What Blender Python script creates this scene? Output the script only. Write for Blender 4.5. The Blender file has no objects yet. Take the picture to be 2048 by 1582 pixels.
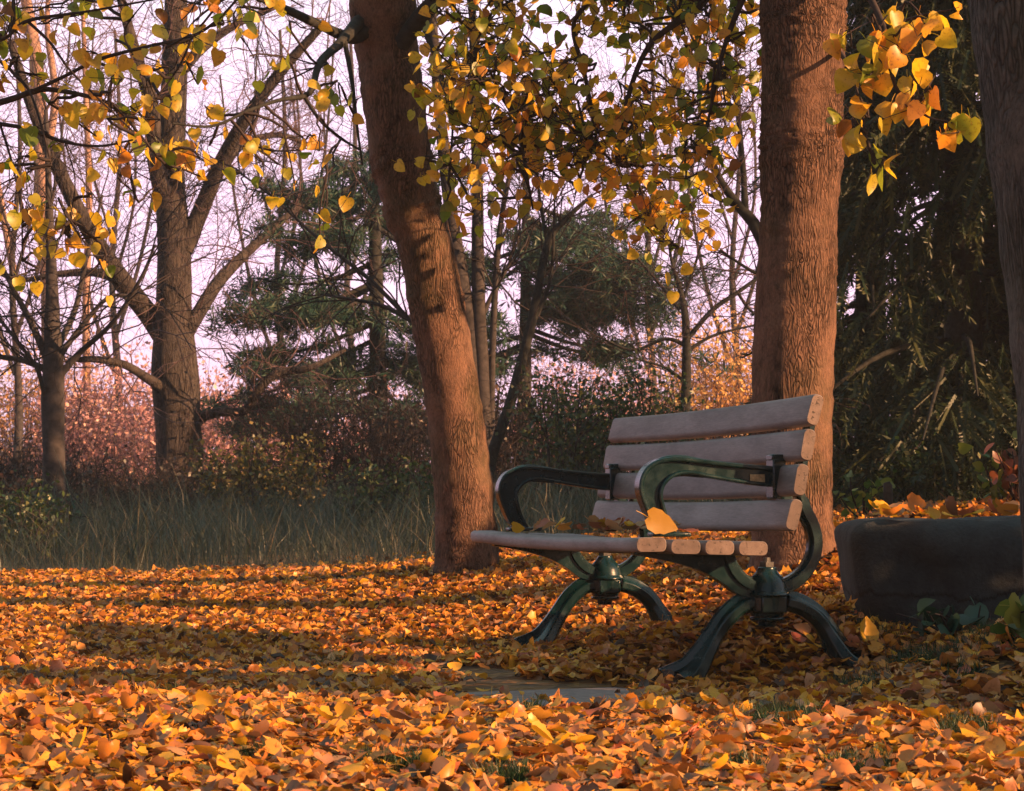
import bpy, bmesh, math, random
import numpy as np
from mathutils import Vector, Matrix
PI = math.pi
SC = bpy.context.scene
COL = SC.collection
# ------------------------------------------------------------------ camera, sky, sun, exposure
F, HOR, CH = 4000.0, 1012.0, 0.47          # focal length and horizon row in photo pixels, camera height
PITCH = math.atan((HOR - 791) / F)
cam_d = bpy.data.cameras.new('camera'); cam = bpy.data.objects.new('camera', cam_d); COL.objects.link(cam)
cam_d.sensor_width = 36.0; cam_d.lens = 36.0 * F / 2048.0
cam_d.clip_start = 0.1; cam_d.clip_end = 1500
cam.location = (0, 0, CH); cam.rotation_euler = (PI / 2 + PITCH, 0, 0)
cam_d.dof.use_dof = True; cam_d.dof.focus_distance = 6.0; cam_d.dof.aperture_fstop = 18
SC.camera = cam
SUN_AZ, SUN_EL = math.radians(66), math.radians(18)
SX, SY = math.sin(SUN_AZ), -math.cos(SUN_AZ)            # ground direction towards the sun
SDIR = Vector((SX * math.cos(SUN_EL), SY * math.cos(SUN_EL), math.sin(SUN_EL)))
sd = bpy.data.lights.new('sun', 'SUN'); sd.energy = 5.0; sd.angle = math.radians(0.6); sd.color = (1.0, 0.53, 0.25)
so = bpy.data.objects.new('sun', sd); COL.objects.link(so); so.rotation_euler = (-SDIR).to_track_quat('-Z', 'Y').to_euler()
so.location = (6, -4, 8)
W = bpy.data.worlds.new('World'); SC.world = W; W.use_nodes = True
wn, wl = W.node_tree.nodes, W.node_tree.links
bg = wn['Background']
sky = wn.new('ShaderNodeTexSky'); sky.sky_type = 'NISHITA'; sky.sun_disc = False
sky.sun_elevation = SUN_EL; sky.sun_rotation = math.atan2(SX, SY)
tc = wn.new('ShaderNodeTexCoord'); sp = wn.new('ShaderNodeSeparateXYZ'); wl.new(tc.outputs['Generated'], sp.inputs[0])
rp = wn.new('ShaderNodeValToRGB'); wl.new(sp.outputs['Z'], rp.inputs['Fac'])
e = rp.color_ramp.elements                              # dusk sky: rose at the horizon, pale lavender, blue green overhead
e[0].position = 0.0; e[0].color = (0.38, 0.24, 0.31, 1)
e[1].position = 1.0; e[1].color = (0.27, 0.47, 0.48, 1)
for p_, c_ in ((0.05, (0.50, 0.30, 0.42, 1)), (0.12, (0.60, 0.385, 0.53, 1)), (0.22, (0.62, 0.46, 0.59, 1)), (0.36, (0.28, 0.36, 0.39, 1))):
    x = e.new(p_); x.color = c_
mx = wn.new('ShaderNodeMix'); mx.data_type = 'RGBA'; mx.blend_type = 'ADD'; mx.inputs['Factor'].default_value = 0.014
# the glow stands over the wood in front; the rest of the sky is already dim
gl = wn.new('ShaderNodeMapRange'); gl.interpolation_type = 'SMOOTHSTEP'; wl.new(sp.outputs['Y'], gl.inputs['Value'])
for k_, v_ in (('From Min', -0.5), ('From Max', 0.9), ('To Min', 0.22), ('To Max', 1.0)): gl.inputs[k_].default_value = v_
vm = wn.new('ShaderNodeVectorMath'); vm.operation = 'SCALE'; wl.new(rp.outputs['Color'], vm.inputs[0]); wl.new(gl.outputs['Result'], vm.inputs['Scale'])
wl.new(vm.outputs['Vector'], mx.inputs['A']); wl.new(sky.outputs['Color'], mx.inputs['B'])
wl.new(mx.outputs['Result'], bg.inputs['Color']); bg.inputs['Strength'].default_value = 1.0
SC.view_settings.view_transform = 'Standard'; SC.view_settings.look = 'None'
SC.view_settings.exposure = 1.30; SC.view_settings.gamma = 1.0
SC.cycles.max_bounces = 6; SC.cycles.transmission_bounces = 4; SC.cycles.diffuse_bounces = 3

# ------------------------------------------------------------------ helpers
CP, SP_ = math.cos(PITCH), math.sin(PITCH)
def ray(px, py):
    xv, yv = (px - 1024) / F, (791 - py) / F
    return Vector((xv, CP - SP_ * yv, SP_ + CP * yv))
def at(px, py, Y):
    d = ray(px, py); k = Y / d.y
    return Vector((d.x * k, Y, CH + d.z * k))
def thing(name, label, cat, loc=(0, 0, 0), rz=0, group=None):
    o = bpy.data.objects.new(name, None); COL.objects.link(o)
    o.location = loc; o.rotation_euler = (0, 0, rz); o.empty_display_size = 0.1
    return tag(o, label, cat, group)
def tag(o, label, cat, group=None, kind=None):
    o['label'] = label; o['category'] = cat
    if group: o['group'] = group
    if kind: o['kind'] = kind
    return o
def struct(o, kind='structure', label=None, cat=None):
    o['kind'] = kind
    if label: o['label'] = label; o['category'] = cat
    return o
def mesh_arrays(name, V, Fs, mats, midx=None, smooth=True):
    """V (n,3); Fs a list of integer arrays (m,k)."""
    me = bpy.data.meshes.new(name)
    V = np.asarray(V, np.float32)
    me.vertices.add(len(V)); me.vertices.foreach_set('co', V.ravel())
    Fs = [np.asarray(f, np.int32) for f in Fs if len(f)]
    nl = sum(f.size for f in Fs); nf = sum(len(f) for f in Fs)
    me.loops.add(nl); me.polygons.add(nf)
    me.loops.foreach_set('vertex_index', np.concatenate([f.ravel() for f in Fs]))
    tot = np.concatenate([np.full(len(f), f.shape[1], np.int32) for f in Fs])
    st = np.concatenate([[0], np.cumsum(tot)[:-1]]).astype(np.int32)
    me.polygons.foreach_set('loop_start', st); me.polygons.foreach_set('loop_total', tot)
    me.polygons.foreach_set('use_smooth', np.full(nf, smooth))
    if midx is not None: me.polygons.foreach_set('material_index', np.asarray(midx, np.int32))
    for m in (mats if isinstance(mats, (list, tuple)) else [mats]): me.materials.append(m)
    me.update(calc_edges=True); me.validate()
    return me
def link(name, me, parent=None):
    o = bpy.data.objects.new(name, me); COL.objects.link(o)
    if parent: o.parent = parent
    return o
class MB:
    """collects faces and links them as one mesh object"""
    def __init__(s): s.v = []; s.q = {}; s.n = 0; s.mi = {}
    def add(s, V, faces, mi=0):
        b = s.n; s.v.append(np.asarray(V, float).reshape(-1, 3)); s.n += len(s.v[-1])
        for f in faces:
            s.q.setdefault(len(f), []).append([b + i for i in f]); s.mi.setdefault(len(f), []).append(mi)
    def raw(s, V, Q):
        s.v.append(np.asarray(V, float)); s.q.setdefault(Q.shape[1], []).extend((Q + s.n).tolist())
        s.mi.setdefault(Q.shape[1], []).extend([0] * len(Q)); s.n += len(V)
    def tube(s, pts, rad, k=6, cap=False, jit=None):
        P = np.asarray([tuple(p) for p in pts], float); n = len(P)
        R = np.asarray(rad, float) * np.ones(n)
        T = np.gradient(P, axis=0); T /= np.linalg.norm(T, axis=1)[:, None] + 1e-9
        ref = np.array([0.31, 0.95, 0.05]) if abs(T[0][1]) < 0.8 else np.array([1.0, 0.1, 0.1])
        A = np.cross(T, ref); A /= np.linalg.norm(A, axis=1)[:, None] + 1e-9
        B = np.cross(T, A)
        th = np.arange(k) * 2 * PI / k
        RR = R[:, None] * (np.ones(k)[None] if jit is None else jit)
        V = P[:, None] + RR[:, :, None] * (np.cos(th)[None, :, None] * A[:, None] + np.sin(th)[None, :, None] * B[:, None])
        i = np.arange(n - 1)[:, None] * k; j = np.arange(k)[None]; j2 = (j + 1) % k
        Q = np.stack([i + j, i + j2, i + k + j2, i + k + j], -1).reshape(-1, 4)
        b = s.n; s.raw(V.reshape(-1, 3), Q)
        if cap:
            s.q.setdefault(k, []).append([b + (n - 1) * k + x for x in range(k)]); s.mi.setdefault(k, []).append(0)
    def sweep(s, path, secs, nrm, closed_caps=True):
        """path: list of (d,z); secs[i]: list of (a,b): a along the in-plane normal, b along local y; nrm gives y offset"""
        P = [np.array(p, float) for p in path]; n = len(P); k = len(secs[0]); V = []
        for i in range(n):
            t = P[min(i + 1, n - 1)] - P[max(i - 1, 0)]; t /= np.linalg.norm(t) + 1e-9
            nn = np.array([-t[1], t[0]])
            for a, b in secs[i]:
                q = P[i] + nn * a; V.append((q[0], nrm + b, q[1]))
        f = [(i * k + j, i * k + (j + 1) % k, (i + 1) * k + (j + 1) % k, (i + 1) * k + j) for i in range(n - 1) for j in range(k)]
        if closed_caps: f += [tuple(range(k))[::-1], tuple((n - 1) * k + j for j in range(k))]
        s.add(V, f)
    def lathe(s, prof, c, k=20):
        V = []; n = len(prof)
        for r, z in prof:
            for j in range(k): V.append((c[0] + r * math.cos(2 * PI * j / k), c[1] + r * math.sin(2 * PI * j / k), c[2] + z))
        f = [(i * k + j, i * k + (j + 1) % k, (i + 1) * k + (j + 1) % k, (i + 1) * k + j) for i in range(n - 1) for j in range(k)]
        f += [tuple(range(k))[::-1], tuple((n - 1) * k + j for j in range(k))]
        s.add(V, f)
    def box(s, c, d, mi=0):
        x, y, z = c; a, b, h = d[0] / 2, d[1] / 2, d[2] / 2
        V = [(x + i * a, y + j * b, z + k * h) for i in (-1, 1) for j in (-1, 1) for k in (-1, 1)]
        s.add(V, [(0, 1, 3, 2), (4, 6, 7, 5), (0, 4, 5, 1), (2, 3, 7, 6), (0, 2, 6, 4), (1, 5, 7, 3)], mi)
    def build(s, name, mats, parent=None, smooth=True, bevel=0, sharp=None):
        ks = sorted(s.q)
        me = mesh_arrays(name, np.concatenate(s.v), [np.array(s.q[k]) for k in ks], mats, sum([s.mi[k] for k in ks], []), smooth)
        if sharp is not None: me.set_sharp_from_angle(angle=sharp)
        o = link(name, me, parent)
        if bevel:
            m = o.modifiers.new('bevel', 'BEVEL'); m.width = bevel; m.segments = 2; m.limit_method = 'ANGLE'; m.angle_limit = 0.6
        return o
def crom(pts, n):
    """Catmull-Rom resample of points (any dimension)"""
    P = np.asarray([tuple(p) for p in pts], float); m = len(P)
    E_ = np.vstack([2 * P[0] - P[1], P, 2 * P[-1] - P[-2]]); out = []
    for u in np.linspace(0, m - 1, n):
        i = min(int(u), m - 2); t = u - i; a, b, c, d = E_[i:i + 4]
        out.append(0.5 * ((2 * b) + (-a + c) * t + (2 * a - 5 * b + 4 * c - d) * t * t + (-a + 3 * b - 3 * c + d) * t ** 3))
    return np.array(out)

# ------------------------------------------------------------------ materials
def nmat(name):
    m = bpy.data.materials.new(name); m.use_nodes = True
    return m, m.node_tree.nodes, m.node_tree.links, m.node_tree.nodes['Principled BSDF']
def ramp(n, stops):
    r = n.new('ShaderNodeValToRGB'); el = r.color_ramp.elements
    el[0].position, el[0].color = stops[0][0], (*stops[0][1], 1); el[1].position, el[1].color = stops[-1][0], (*stops[-1][1], 1)
    for p, c in stops[1:-1]: x = el.new(p); x.color = (*c, 1)
    return r
def mixc(n, l, fac, a, b, mode='MIX'):
    x = n.new('ShaderNodeMix'); x.data_type = 'RGBA'; x.blend_type = mode
    for s, v in (('Factor', fac), ('A', a), ('B', b)):
        if hasattr(v, 'links'): l.new(v, x.inputs[s])
        else: x.inputs[s].default_value = v if s == 'Factor' else (*v, 1)
    return x.outputs['Result']
def noise(n, l, scale, detail=4, rough=0.55, vec=None):
    x = n.new('ShaderNodeTexNoise'); x.inputs['Scale'].default_value = scale; x.inputs['Detail'].default_value = detail; x.inputs['Roughness'].default_value = rough
    if vec is not None: l.new(vec, x.inputs['Vector'])
    return x.outputs['Fac']
def objco(n, l, scale=(1, 1, 1)):
    t = n.new('ShaderNodeTexCoord'); mp = n.new('ShaderNodeMapping'); mp.inputs['Scale'].default_value = scale
    l.new(t.outputs['Object'], mp.inputs['Vector']); return mp.outputs['Vector']
def bump(n, l, h, strength, dist, bsdf):
    b = n.new('ShaderNodeBump'); b.inputs['Strength'].default_value = strength; b.inputs['Distance'].default_value = dist
    l.new(h, b.inputs['Height']); l.new(b.outputs['Normal'], bsdf.inputs['Normal'])
def bark(name, light, dark, moss=None, scale=74, zs=0.20, strength=1.0, dist=0.015):
    m, n, l, b = nmat(name)
    co = objco(n, l, (1, 1, zs))
    wv = n.new('ShaderNodeTexNoise'); wv.inputs['Scale'].default_value = 14; l.new(co, wv.inputs['Vector'])
    dv = n.new('ShaderNodeMix'); dv.data_type = 'RGBA'; dv.blend_type = 'ADD'; dv.inputs['Factor'].default_value = 0.13
    l.new(co, dv.inputs['A']); l.new(wv.outputs['Color'], dv.inputs['B'])
    v = n.new('ShaderNodeTexVoronoi'); v.feature = 'DISTANCE_TO_EDGE'; v.inputs['Scale'].default_value = scale; l.new(dv.outputs['Result'], v.inputs['Vector'])
    r = ramp(n, [(0.0, (0, 0, 0)), (0.10, (0.5, 0.5, 0.5)), (0.28, (1, 1, 1))]); l.new(v.outputs['Distance'], r.inputs['Fac'])
    f1 = noise(n, l, 5, 6, 0.6, objco(n, l, (1, 1, 0.6))); f2 = noise(n, l, 140, 3, 0.6, objco(n, l, (1, 1, 0.5)))
    fs = ramp(n, [(0.40, (0, 0, 0)), (0.47, (0.55, 0.55, 0.55)), (0.56, (1, 1, 1))]); l.new(noise(n, l, scale * 0.8, 5, 0.66, objco(n, l, (1, 1, zs * 0.8))), fs.inputs['Fac'])
    fis = mixc(n, l, 0.76, fs.outputs['Color'], r.outputs['Color'])
    # fissured plates where the coarse noise is high, smooth bark elsewhere
    pm = ramp(n, [(0.40, (0.12, 0.12, 0.12)), (0.56, (1, 1, 1))]); l.new(f1, pm.inputs['Fac'])
    hm = mixc(n, l, pm.outputs['Color'], (0.82, 0.82, 0.82), fis)
    c = mixc(n, l, hm, dark, light)
    tone = ramp(n, [(0.3, (0.62, 0.62, 0.62)), (0.7, (1.15, 1.12, 1.08))]); l.new(f2, tone.inputs['Fac'])
    c = mixc(n, l, 0.8, c, tone.outputs['Color'], 'MULTIPLY')
    bl = ramp(n, [(0.36, (0.25, 0.24, 0.24)), (0.47, (0.9, 0.9, 0.9)), (0.66, (1.25, 1.2, 1.15))]); l.new(noise(n, l, 17, 8, 0.75, objco(n, l, (1, 1, 0.55))), bl.inputs['Fac'])
    c = mixc(n, l, 0.75, c, bl.outputs['Color'], 'MULTIPLY')
    if moss:
        mr = ramp(n, [(0.50, (0, 0, 0)), (0.70, (1, 1, 1))]); l.new(noise(n, l, 2.3, 5, 0.65, objco(n, l)), mr.inputs['Fac'])
        mm = n.new('ShaderNodeMath'); mm.operation = 'MULTIPLY'; mm.inputs[1].default_value = 0.45; l.new(mr.outputs['Color'], mm.inputs[0])
        c = mixc(n, l, mm.outputs[0], c, moss)
    l.new(c, b.inputs['Base Color']); b.inputs['Roughness'].default_value = 0.9; b.inputs['Specular IOR Level'].default_value = 0.15
    hh = mixc(n, l, 0.35, hm, f2); bump(n, l, hh, strength, dist, b)
    return m
def plain(name, col, rough=0.8, var=0.35, scale=30, spec=0.3):
    m, n, l, b = nmat(name)
    f = noise(n, l, scale, 5, 0.6, objco(n, l))
    r = ramp(n, [(0.25, tuple(x * (1 - var) for x in col)), (0.75, tuple(min(1, x * (1 + var)) for x in col))]); l.new(f, r.inputs['Fac'])
    l.new(r.outputs['Color'], b.inputs['Base Color']); b.inputs['Roughness'].default_value = rough; b.inputs['Specular IOR Level'].default_value = spec
    bump(n, l, f, 0.4, 0.004, b)
    return m
def leafmat(name, stops, trans=0.35, spots=True, gloss=0.05):
    """every leaf (mesh island) draws its own colour from the ramp"""
    m, n, l, b = nmat(name); n.remove(b)
    g = n.new('ShaderNodeNewGeometry'); r = ramp(n, stops); l.new(g.outputs['Random Per Island'], r.inputs['Fac'])
    c = r.outputs['Color']
    if spots:
        f = noise(n, l, 70, 4, 0.6, objco(n, l))
        rr = ramp(n, [(0.30, (0.45, 0.32, 0.22)), (0.46, (1, 1, 1))]); l.new(f, rr.inputs['Fac'])
        c = mixc(n, l, 0.75, c, rr.outputs['Color'], 'MULTIPLY')
    d = n.new('ShaderNodeBsdfDiffuse'); t = n.new('ShaderNodeBsdfTranslucent'); s = n.new('ShaderNodeBsdfGlossy'); s.inputs['Roughness'].default_value = 0.45
    l.new(c, d.inputs['Color']); l.new(c, t.inputs['Color'])
    a = n.new('ShaderNodeMixShader'); a.inputs[0].default_value = trans; l.new(d.outputs[0], a.inputs[1]); l.new(t.outputs[0], a.inputs[2])
    k = n.new('ShaderNodeMixShader'); k.inputs[0].default_value = gloss; l.new(a.outputs[0], k.inputs[1]); l.new(s.outputs[0], k.inputs[2])
    l.new(k.outputs[0], n['Material Output'].inputs['Surface'])
    return m
M = {}
M['bark'] = bark('linden_bark', (0.215, 0.122, 0.086), (0.022, 0.016, 0.014), moss=(0.085, 0.075, 0.035))
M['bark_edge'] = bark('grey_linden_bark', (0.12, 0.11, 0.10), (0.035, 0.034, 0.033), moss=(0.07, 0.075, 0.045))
M['bark_old'] = bark('old_bark', (0.095, 0.08, 0.075), (0.035, 0.028, 0.028), scale=22, zs=0.2, dist=0.03)
M['bark_dark'] = plain('dark_bark', (0.035, 0.035, 0.033), 0.95, 0.5, 25, 0.1)
M['bark_grey'] = plain('grey_bark', (0.06, 0.052, 0.052), 0.95, 0.5, 18, 0.1)
M['bark_pale'] = plain('pale_bark', (0.36, 0.22, 0.17), 0.95, 0.4, 10, 0.1)
M['twig'] = plain('twig_bark', (0.045, 0.035, 0.035), 0.9, 0.3, 40, 0.1)
M['twig_red'] = plain('reddish_twig', (0.13, 0.085, 0.09), 0.9, 0.4, 8, 0.1)
M['leaf_tree'] = leafmat('linden_leaf', [(0, (0.12, 0.20, 0.012)), (0.12, (0.36, 0.36, 0.02)), (0.28, (0.66, 0.50, 0.025)), (0.55, (0.82, 0.50, 0.025)), (0.85, (0.86, 0.43, 0.025)), (0.97, (0.6, 0.22, 0.02)), (1, (0.2, 0.08, 0.02))], 0.62)
M['leaf_green'] = leafmat('green_linden_leaf', [(0, (0.07, 0.16, 0.012)), (0.4, (0.22, 0.28, 0.018)), (0.7, (0.48, 0.42, 0.022)), (1, (0.75, 0.50, 0.022))], 0.6)
M['litter'] = leafmat('fallen_leaf', [(0, (0.06, 0.03, 0.018)), (0.14, (0.17, 0.075, 0.03)), (0.24, (0.38, 0.14, 0.035)), (0.38, (0.58, 0.20, 0.04)), (0.6, (0.67, 0.29, 0.03)), (0.8, (0.78, 0.39, 0.022)), (0.92, (0.62, 0.29, 0.12)), (1, (0.42, 0.09, 0.04))], 0.25)
def one_leaf(name, a, b_): return leafmat(name, [(0, a), (1, b_)], 0.28)
LC = {'ochre': ((0.40, 0.20, 0.008), (0.36, 0.18, 0.008)), 'yellow': ((0.72, 0.40, 0.012), (0.68, 0.34, 0.02)), 'orange': ((0.66, 0.25, 0.03), (0.6, 0.2, 0.03)),
      'russet': ((0.42, 0.10, 0.045), (0.34, 0.11, 0.05)), 'tan': ((0.55, 0.29, 0.13), (0.46, 0.22, 0.09)), 'brown': ((0.24, 0.10, 0.04), (0.18, 0.075, 0.035))}
for k_, v_ in LC.items(): M['leaf_' + k_] = one_leaf(k_ + '_leaf', *v_)
M['needle'] = leafmat('pine_needle', [(0, (0.016, 0.06, 0.05)), (0.6, (0.036, 0.09, 0.066)), (1, (0.075, 0.10, 0.055))], 0.15, False, 0.03)
M['spruce'] = leafmat('spruce_needle', [(0, (0.010, 0.024, 0.013)), (0.6, (0.026, 0.042, 0.017)), (1, (0.062, 0.066, 0.022))], 0.15, False, 0.03)
M['bush_green'] = leafmat('bush_leaf', [(0, (0.015, 0.045, 0.015)), (0.6, (0.035, 0.075, 0.018)), (1, (0.13, 0.13, 0.02))], 0.3, False)
M['bush_olive'] = leafmat('olive_bush_leaf', [(0, (0.04, 0.06, 0.02)), (0.6, (0.12, 0.11, 0.02)), (1, (0.26, 0.16, 0.03))], 0.3, False)
M['bush_brown'] = leafmat('brown_vine_leaf', [(0, (0.025, 0.025, 0.024)), (0.6, (0.07, 0.05, 0.042)), (1, (0.17, 0.085, 0.055))], 0.3, False)
M['bush_pink'] = leafmat('rose_thicket_leaf', [(0, (0.28, 0.13, 0.14)), (0.6, (0.66, 0.33, 0.33)), (1, (0.82, 0.48, 0.36))], 0.35, False)
M['bush_orange'] = leafmat('orange_thicket_leaf', [(0, (0.42, 0.20, 0.08)), (0.6, (0.80, 0.42, 0.12)), (1, (0.85, 0.55, 0.18))], 0.35, False)
M['grass'] = leafmat('meadow_grass', [(0, (0.04, 0.065, 0.048)), (0.6, (0.08, 0.10, 0.065)), (0.9, (0.14, 0.125, 0.08)), (1, (0.24, 0.17, 0.10))], 0.25, False)
M['lawn'] = leafmat('lawn_grass', [(0, (0.01, 0.035, 0.010)), (0.85, (0.03, 0.07, 0.016)), (1, (0.18, 0.12, 0.03))], 0.3, False)
def soil():
    m, n, l, b = nmat('leaf_mould')
    v = n.new('ShaderNodeTexVoronoi'); v.inputs['Scale'].default_value = 28; l.new(objco(n, l), v.inputs['Vector'])
    r = ramp(n, [(0, (0.05, 0.03, 0.015)), (0.5, (0.16, 0.075, 0.025)), (1, (0.28, 0.13, 0.03))]); l.new(v.outputs['Color'], r.inputs['Fac'])
    l.new(r.outputs['Color'], b.inputs['Base Color']); b.inputs['Roughness'].default_value = 1; bump(n, l, v.outputs['Distance'], 0.8, 0.02, b)
    return m
M['soil'] = soil()
def concrete():
    m, n, l, b = nmat('weathered_concrete')
    co = objco(n, l); f = noise(n, l, 9, 8, 0.65, co); g = noise(n, l, 90, 4, 0.7, co)
    r = ramp(n, [(0.3, (0.012, 0.016, 0.020)), (0.7, (0.044, 0.050, 0.054))]); l.new(f, r.inputs['Fac'])
    c = mixc(n, l, 0.5, r.outputs['Color'], g, 'OVERLAY')
    # one irregular crack running along the block
    s = n.new('ShaderNodeSeparateXYZ'); l.new(co, s.inputs[0])
    w = n.new('ShaderNodeMath'); w.operation = 'MULTIPLY_ADD'; w.inputs[1].default_value = 0.16; w.inputs[2].default_value = -0.215
    l.new(noise(n, l, 4.5, 7, 0.7, objco(n, l, (1, 1, 0.05))), w.inputs[0])
    d = n.new('ShaderNodeMath'); d.operation = 'ADD'; l.new(s.outputs['Z'], d.inputs[0]); l.new(w.outputs[0], d.inputs[1])
    ab = n.new('ShaderNodeMath'); ab.operation = 'ABSOLUTE'; l.new(d.outputs[0], ab.inputs[0])
    cr = ramp(n, [(0.0, (0, 0, 0)), (0.010, (1, 1, 1))]); l.new(ab.outputs[0], cr.inputs['Fac'])
    c = mixc(n, l, cr.outputs['Color'], (0.012, 0.012, 0.012), c)
    l.new(c, b.inputs['Base Color']); b.inputs['Roughness'].default_value = 0.95
    h = mixc(n, l, 0.5, cr.outputs['Color'], g); h = mixc(n, l, 0.5, h, f); bump(n, l, h, 0.9, 0.02, b)
    return m
M['concrete'] = concrete()
M['slab'] = plain('paving_concrete', (0.22, 0.165, 0.15), 0.95, 0.3, 40, 0.2)
def slatmat(name, col, end):
    m, n, l, b = nmat(name)
    f = noise(n, l, 6, 5, 0.6, objco(n, l, (4, 0.6, 4))); g = noise(n, l, 260, 3, 0.6, objco(n, l, (1, 0.12, 1)))
    r = ramp(n, [(0.3, tuple(x * 0.72 for x in col)), (0.7, tuple(x * 1.12 for x in col))]); l.new(f, r.inputs['Fac'])
    c = mixc(n, l, 0.35, r.outputs['Color'], g, 'OVERLAY')
    if end:
        v = noise(n, l, 75, 3, 0.6, objco(n, l)); v2 = noise(n, l, 28, 3, 0.6, objco(n, l))
        k = ramp(n, [(0.34, (0.1, 0.08, 0.08)), (0.43, (1, 1, 1))]); l.new(v, k.inputs['Fac'])
        k2 = ramp(n, [(0.3, (0.75, 0.7, 0.68)), (0.6, (1.1, 1.08, 1.05))]); l.new(v2, k2.inputs['Fac'])
        c = mixc(n, l, 0.85, c, k.outputs['Color'], 'MULTIPLY'); c = mixc(n, l, 1.0, c, k2.outputs['Color'], 'MULTIPLY')
    gg = n.new('ShaderNodeNewGeometry'); k3 = ramp(n, [(0, (0.80, 0.78, 0.78)), (1, (1.12, 1.10, 1.08))]); l.new(gg.outputs['Random Per Island'], k3.inputs['Fac'])
    st = ramp(n, [(0.38, (0.62, 0.58, 0.56)), (0.55, (1, 1, 1))]); l.new(noise(n, l, 16, 7, 0.72, objco(n, l, (1, 0.35, 1))), st.inputs['Fac'])
    c = mixc(n, l, 1.0, c, k3.outputs['Color'], 'MULTIPLY'); c = mixc(n, l, 0.55, c, st.outputs['Color'], 'MULTIPLY')
    l.new(c, b.inputs['Base Color']); b.inputs['Roughness'].default_value = 0.62; b.inputs['Specular IOR Level'].default_value = 0.35
    bump(n, l, g, 0.25, 0.002, b)
    return m
M['slat'] = slatmat('recycled_slat', (0.225, 0.190, 0.185), False); M['slat_end'] = slatmat('slat_end_grain', (0.175, 0.130, 0.120), True)
def paint():
    m, n, l, b = nmat('green_enamel')
    f = noise(n, l, 22, 6, 0.65, objco(n, l)); r = ramp(n, [(0.3, (0.0015, 0.011, 0.014)), (0.7, (0.003, 0.027, 0.030))]); l.new(f, r.inputs['Fac'])
    g = noise(n, l, 60, 5, 0.7, objco(n, l)); k = ramp(n, [(0.70, (0, 0, 0)), (0.78, (1, 1, 1))]); l.new(g, k.inputs['Fac'])
    c = mixc(n, l, k.outputs['Color'], r.outputs['Color'], (0.03, 0.055, 0.05)); l.new(c, b.inputs['Base Color'])
    rr = ramp(n, [(0.3, (0.14, 0.14, 0.14)), (0.75, (0.36, 0.36, 0.36))]); l.new(f, rr.inputs['Fac']); l.new(rr.outputs['Color'], b.inputs['Roughness'])
    b.inputs['Specular IOR Level'].default_value = 0.6
    bump(n, l, g, 0.15, 0.002, b)
    return m
M['paint'] = paint()
M['glint'] = plain('sun_patch_metal', (0.5, 0.36, 0.2), 0.35, 0.5, 90, 0.6); M['glint'].node_tree.nodes['Principled BSDF'].inputs['Metallic'].default_value = 0.7  # bright metal tone stands in for sunlight on the armrest
M['steel'] = plain('worn_steel', (0.08, 0.075, 0.07), 0.4, 0.4, 60, 0.5)
M['wood_post'] = plain('weathered_post', (0.06, 0.05, 0.045), 0.95, 0.4, 30, 0.1)

# ------------------------------------------------------------------ the ground
GP = [(0, 1582, 3.3), (1024, 1582, 3.3), (1600, 1582, 3.3), (2048, 1575, 3.3), (0, 1400, 4.85), (700, 1400, 4.85), (1385, 1357, 5.5), (1685, 1320, 5.65), (1075, 1298, 6.8), (1315, 1262, 6.95),
      (300, 1250, 8), (0, 1255, 8), (0, 1160, 11.3), (300, 1150, 11.3), (700, 1128, 11.5), (930, 1138, 9.5), (800, 1185, 9), (1585, 1112, 7.8), (1700, 1243, 5.9), (1950, 1262, 5.5), (1850, 1258, 5.9), (2050, 1266, 5.9), (2250, 1266, 5.9), (1850, 1235, 6.5), (2100, 1235, 6.6), (2040, 1400, 4.6), (1800, 1420, 4.5), (1550, 1400, 4.8),
      (1700, 1046, 8.8), (1950, 1020, 8), (1750, 1012, 11), (1950, 1006, 11), (1300, 1100, 10), (400, 1095, 15), (0, 1100, 15), (1000, 1070, 15), (1500, 1030, 14), (400, 1050, 25), (1024, 1040, 25), (1700, 1008, 20), (0, 1060, 25)]
gx = [at(*g) for g in GP] + [Vector(v) for v in ((-6, 3, 0), (-3, 1, 0), (3, 1, 0.02), (6, 4, 0.25), (0, 0, 0), (0, -4, 0), (-8, 10, 0.03), (6, 9, 0.5), (8, 16, 0.5), (-12, 25, 0.2), (14, 28, 0.5), (0, 45, 0.4), (-25, 45, 0.4), (25, 45, 0.5), (0, 80, 0.4), (-40, 0, 0), (40, 0, 0.3), (40, 80, 0.4), (-40, 80, 0.4))]
GXY = np.array([(v.x, v.y) for v in gx]); GZ = np.array([v.z for v in gx]) - 0.03; C2 = 0.45 ** 2
def _k(a, b): return np.sqrt(((a[:, None] - b[None]) ** 2).sum(-1) + C2)
GW = np.linalg.solve(_k(GXY, GXY) + 0.0 * np.eye(len(GXY)), GZ - GZ.mean())
def gz(x, y):
    x = np.clip(np.atleast_1d(np.asarray(x, float)), -40, 40); y = np.clip(np.atleast_1d(np.asarray(y, float)), -8, 80)
    o = np.empty(len(x))
    for i in range(0, len(x), 20000): o[i:i + 20000] = _k(np.stack([x[i:i + 20000], y[i:i + 20000]], 1), GXY) @ GW + GZ.mean()
    return o
def g1(x, y): return float(gz([x], [y])[0])
def pix(P):
    """photo pixel of world points (only for density masks that follow places on the ground)"""
    d = P - np.array([0, 0, CH]); zc = CP * d[:, 1] + SP_ * d[:, 2]; yc = -SP_ * d[:, 1] + CP * d[:, 2]
    return 1024 + F * d[:, 0] / zc, 791 - F * yc / zc
xs = np.concatenate([np.linspace(-300, -42, 8), np.linspace(-40, -6, 30), np.linspace(-5.5, 5.5, 90), np.linspace(6, 40, 30), np.linspace(42, 300, 8)])
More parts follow.
